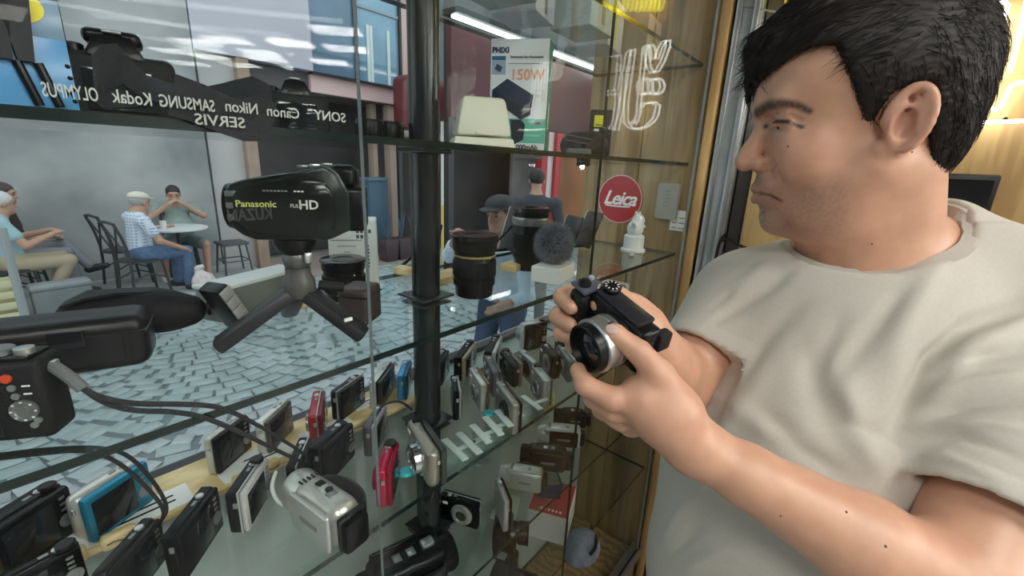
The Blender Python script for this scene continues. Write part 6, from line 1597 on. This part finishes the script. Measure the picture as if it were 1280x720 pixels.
# the two men further along the wall
person('person with white hair in a pale teal polo and khaki trousers on a chair', (.10, 6.90, 0), math.radians(8),
       seated(head=(.05, 0, 1.13), look=(1, .15, -.1), ell=(.12, .26, .74), elr=(.10, -.26, .72), wrl=(.34, .14, .80), wrr=(.35, -.10, .80), anl=(.30, .12, .07), anr=(.20, -.13, .07)),
       M('polo_teal', (.34, .50, .52), .8), M('khaki', (.42, .34, .24), .8), white_h)
person('person in a dark brown t-shirt with legs crossed behind the teal polo', (.18, 7.52, 0), math.radians(-12),
       seated(head=(.02, 0, 1.18), look=(1, -.1, -.12), wrl=(.30, .06, .68), wrr=(.30, -.10, .70), knl=(.38, .06, .58), anl=(.58, -.06, .30), toel=(.74, -.10, .31), knr=(.42, -.12, .50), anr=(.46, -.14, .07)),
       M('tee_brown', (.045, .03, .028), .8), M('jean_grey', (.24, .25, .27), .8), M('hair_brown', (.07, .05, .045), .7), sleeve=.6)
# man in the baseball cap outside the window
b_ = np.array([2.20, 1.92, ST])
person('person in a dark baseball cap and pale blue shirt bending towards the shop window', tuple(b_), math.radians(196),
       standing(pelvis=(-.10, 0, .92), neck=(.02, 0, 1.42), head=(.06, .02, 1.60), look=(.95, -.12, -.12), shl=(0, .18, 1.34), shr=(.0, -.19, 1.34), elr=(.26, -.22, 1.34), wrr=(.46, -.06, 1.50), ell=(.08, .25, 1.08), wrl=(.28, .16, 1.06), hipl=(-.08, .09, .90), hipr=(-.08, -.09, .90)),
       M('shirt_paleblue', (.55, .64, .76), .8, noise=.08, scale=15), M('denim_dark', (.035, .06, .11), .8), dark_h, cap=M('cap_black', (.025, .025, .03), .7), sleeve=1.5, res=.008, skin=M('skin_brown', (.36, .20, .135), .5), capf=.075)
person('person in a dark t-shirt seen from behind, walking off down the street', (3.86, 2.87, ST), math.radians(40), standing(neck=(0, 0, 1.60), head=(.02, 0, 1.755), shl=(0, .22, 1.52), shr=(0, -.22, 1.52), ell=(0, .29, 1.2), elr=(0, -.29, 1.2), wrl=(.08, .28, .95), wrr=(.08, -.28, .95), pelvis=(0, 0, 1.02), hipl=(0, .1, 1.0), hipr=(0, -.1, 1.0)),
       M('tee_slate', (.05, .055, .065), .8), M('trouser_grey', (.12, .12, .13), .8), dark_h, face=False)
# ------------------------------------------------------------------ cafe furniture
chm = M('chair_dark', (.035, .04, .04), .45)
def bistro(label, base, yaw):
    t = thing('bistro_chair', label, 'chair', base, yaw)
    MB().lathe([(.20, .435), (.21, .44), (.21, .46), (.19, .468), (0, .468)], 24).build('seat', chm, t)
    for sx, sy in ((.15, .15), (.15, -.15), (-.16, .16), (-.16, -.16)):
        if sx > 0: MB().tube([(sx, sy, .44), (sx + .04, sy * 1.2, 0)], .016, 8).build('leg', chm, t)
        else: MB().tube([(sx - .04, sy * 1.15, 0), (sx, sy, .44), (sx - .03, sy * 1.05, .70), (sx - .09, sy, .90)], .016, 8, 1).build('leg', chm, t)
    MB().tube([(-.25, -.16, .90), (-.265, 0, .92), (-.25, .16, .90)], .018, 8, 1).build('top_rail', chm, t)
    MB().tube([(-.24, -.15, .87), (-.20, 0, .68), (-.17, .15, .50)], .011, 8).build('cross_slat', chm, t)
    MB().tube([(-.24, .15, .87), (-.20, 0, .68), (-.17, -.15, .50)], .011, 8).build('cross_slat', chm, t)
    for a, b in (((.16, .15, .22), (-.17, .16, .22)), ((.16, -.15, .22), (-.17, -.16, .22))): MB().tube([a, (0, a[1], .30), b], .009, 8, 1).build('brace', chm, t)
    return t
bistro('empty dark bistro chair with crossed back by the grey wall', (1.10, 7.46, 0), math.radians(12))
bistro('dark bistro chair under the person with the flat cap', (1.13, 6.72, 0), math.radians(12))
bistro('dark bistro chair under the person with white hair', (.08, 6.90, 0), math.radians(8))
bistro('dark bistro chair under the person with crossed legs', (.16, 7.52, 0), math.radians(-12))
bistro('dark bistro chair under the person who is eating', (1.76, 7.62, 0), math.radians(-98))
t = thing('cafe_table', 'round white cafe table between two seated people', 'table', (1.62, 7.07, 0))
MB().lathe([(.33, .725), (.34, .73), (.34, .748), (.33, .752), (0, .752)], 40).build('table_top', M('table_white', (.70, .72, .71), .4), t)
MB().lathe([(.025, .02), (.025, .725)], 16).build('pedestal', chm, t); MB().lathe([(.20, 0), (.20, .012), (.04, .03), (0, .03)], 28).build('base', chm, t)
tag(MB().lathe([(.030, 0), (.038, .10), (.040, .102), (.036, .10), (.028, .006), (0, .006)], 20, Matrix.Translation((1.46, 6.98, .752))).build('cup', M('cup_white', (.75, .76, .75), .4)), 'white paper cup on the round cafe table', 'cup')
t = thing('shopping_bag', 'white plastic shopping bag on the pavement under the cafe table', 'bag', (1.68, 6.52, 0))
sd = SDF((-.2, -.16, -.02), (.2, .16, .40), .009); sd.ell((0, 0, .11), (.13, .09, .13), None, 0); sd.ell((.05, 0, .07), (.11, .08, .08), None, .03); sd.cap((-.02, 0, .2), (-.04, 0, .29), .05, .035, .05); sd.cap((-.05, .02, .28), (.0, -.02, .31), .022, .03, .03); sd.half((0, 0, .001), (0, 0, -1))
v_, f_ = sd.mesh(); np_mesh('bag', relax(v_, f_, 1), f_, M('bag_white', (.70, .68, .68), .4, noise=.3, scale=14, col2=(.62, .42, .38), bump=.5), t)
t = thing('bar_stool', 'dark low stool standing alone beside the person who is eating', 'stool', (2.28, 7.22, 0)); stt = M('stool_grey', (.07, .08, .085), .5)
MB().box((0, 0, .45), (.36, .36, .04), .012).build('seat', stt, t)
for sx in (-1, 1):
    for sy in (-1, 1): MB().tube([(sx * .14, sy * .14, .44), (sx * .18, sy * .18, 0)], .014, 8).build('leg', stt, t)
MB().tube([(-.165, -.165, .2), (.165, -.165, .2), (.165, .165, .2), (-.165, .165, .2), (-.165, -.165, .2)], .009, 6).build('foot_ring', stt, t)
t = thing('storage_chest', 'grey storage chest with rounded lid at the pavement edge', 'chest', (.40, 6.55, 0), math.radians(4))
MB().box((0, 0, .14), (.46, .20, .28), .03, 3).build('body', M('chest_grey', (.22, .235, .235), .7, noise=.2, scale=6), t); MB().box((0, 0, .30), (.48, .22, .07), .03, 3).build('lid', M('chest_lid', (.27, .285, .285), .7, noise=.2, scale=6), t)
t = thing('wooden_crate', 'pale yellow slatted crate beside the grey chest', 'crate', (-.13, 6.54, 0), math.radians(2)); cr = M('crate_wood', (.62, .58, .36), .7)
for sx in (-.22, .22):
    for sy in (-.07, .07): MB().box((sx, sy, .22), (.04, .04, .44), .004).build('corner_post', cr, t)
for k in range(4):
    MB().box((0, -.096, .06 + .11 * k), (.48, .012, .07), .003).build('slat', cr, t); MB().box((0, .096, .06 + .11 * k), (.48, .012, .07), .003).build('slat', cr, t); MB().box((.245, 0, .06 + .11 * k), (.012, .18, .07), .003).build('slat', cr, t)
_a, _b = P(32, 398, y=5.6), P(2, 285, y=5.6); _a = _b + (_a - _b) * ((_b.z - ST) / (_b.z - _a.z))
tag(MB().tube([_a, _b], .03, 10).build('signpost', M('post_grey', (.33, .35, .35), .5)), 'slanting grey metal bar in front of the person in teal', 'bar')
# shop clutter across the street: blue bin and flower boxes
t = thing('street_bin', 'blue grey street cabinet beside the tan pillar', 'cabinet', (P(468, 250, y=7.75).x, 7.75, ST)); MB().box((0, 0, .75), (.42, .35, 1.5), .02).build('body', M('cab_blue', (.06, .12, .18), .5), t); MB().box((0, 0, 1.52), (.46, .39, .06), .01).build('lid', M('cab_lid', (.12, .18, .24), .5), t)
rgp = random.Random(9)
for i in range(3):
    x_ = P(484 + 17 * i, 270, y=7.05).x
    t = thing('planter', 'dark blue planter with spiky leaves in the row by the tan pillar', 'planter', (x_, 7.05, ST + .03), 0, 'planters by the tan pillar')
    MB().frust((0, 0, 0), (.24, .26), (.30, .30), .42, .01).build('pot', M('pot_dark', (.07, .045, .05), .5), t)
    for k in range(9):
        a_ = rgp.uniform(0, 6.28); l_ = rgp.uniform(.06, .16)
        MB().tube([(0, 0, .40), (l_ * .5 * math.cos(a_), l_ * .5 * math.sin(a_), .62), (l_ * math.cos(a_), l_ * math.sin(a_), rgp.uniform(.75, .95))], [.02, .018, .004], 5).build('leaf', M('leaf_blue', (.07, .12, .17), .6), t)
t = thing('street_rail', 'thin yellow and white pole beside the black post across the street', 'pole', (P(553, 240, y=6.4).x, 6.4, ST)); MB().cyl((0, 0, 0), (0, 0, 1.1), .03).build('lower_pole', M('pole_yellow', (.75, .55, .12), .5), t); MB().cyl((0, 0, 1.1), (0, 0, 2.6), .03).build('upper_pole', M('pole_white', (.75, .72, .68), .5), t)
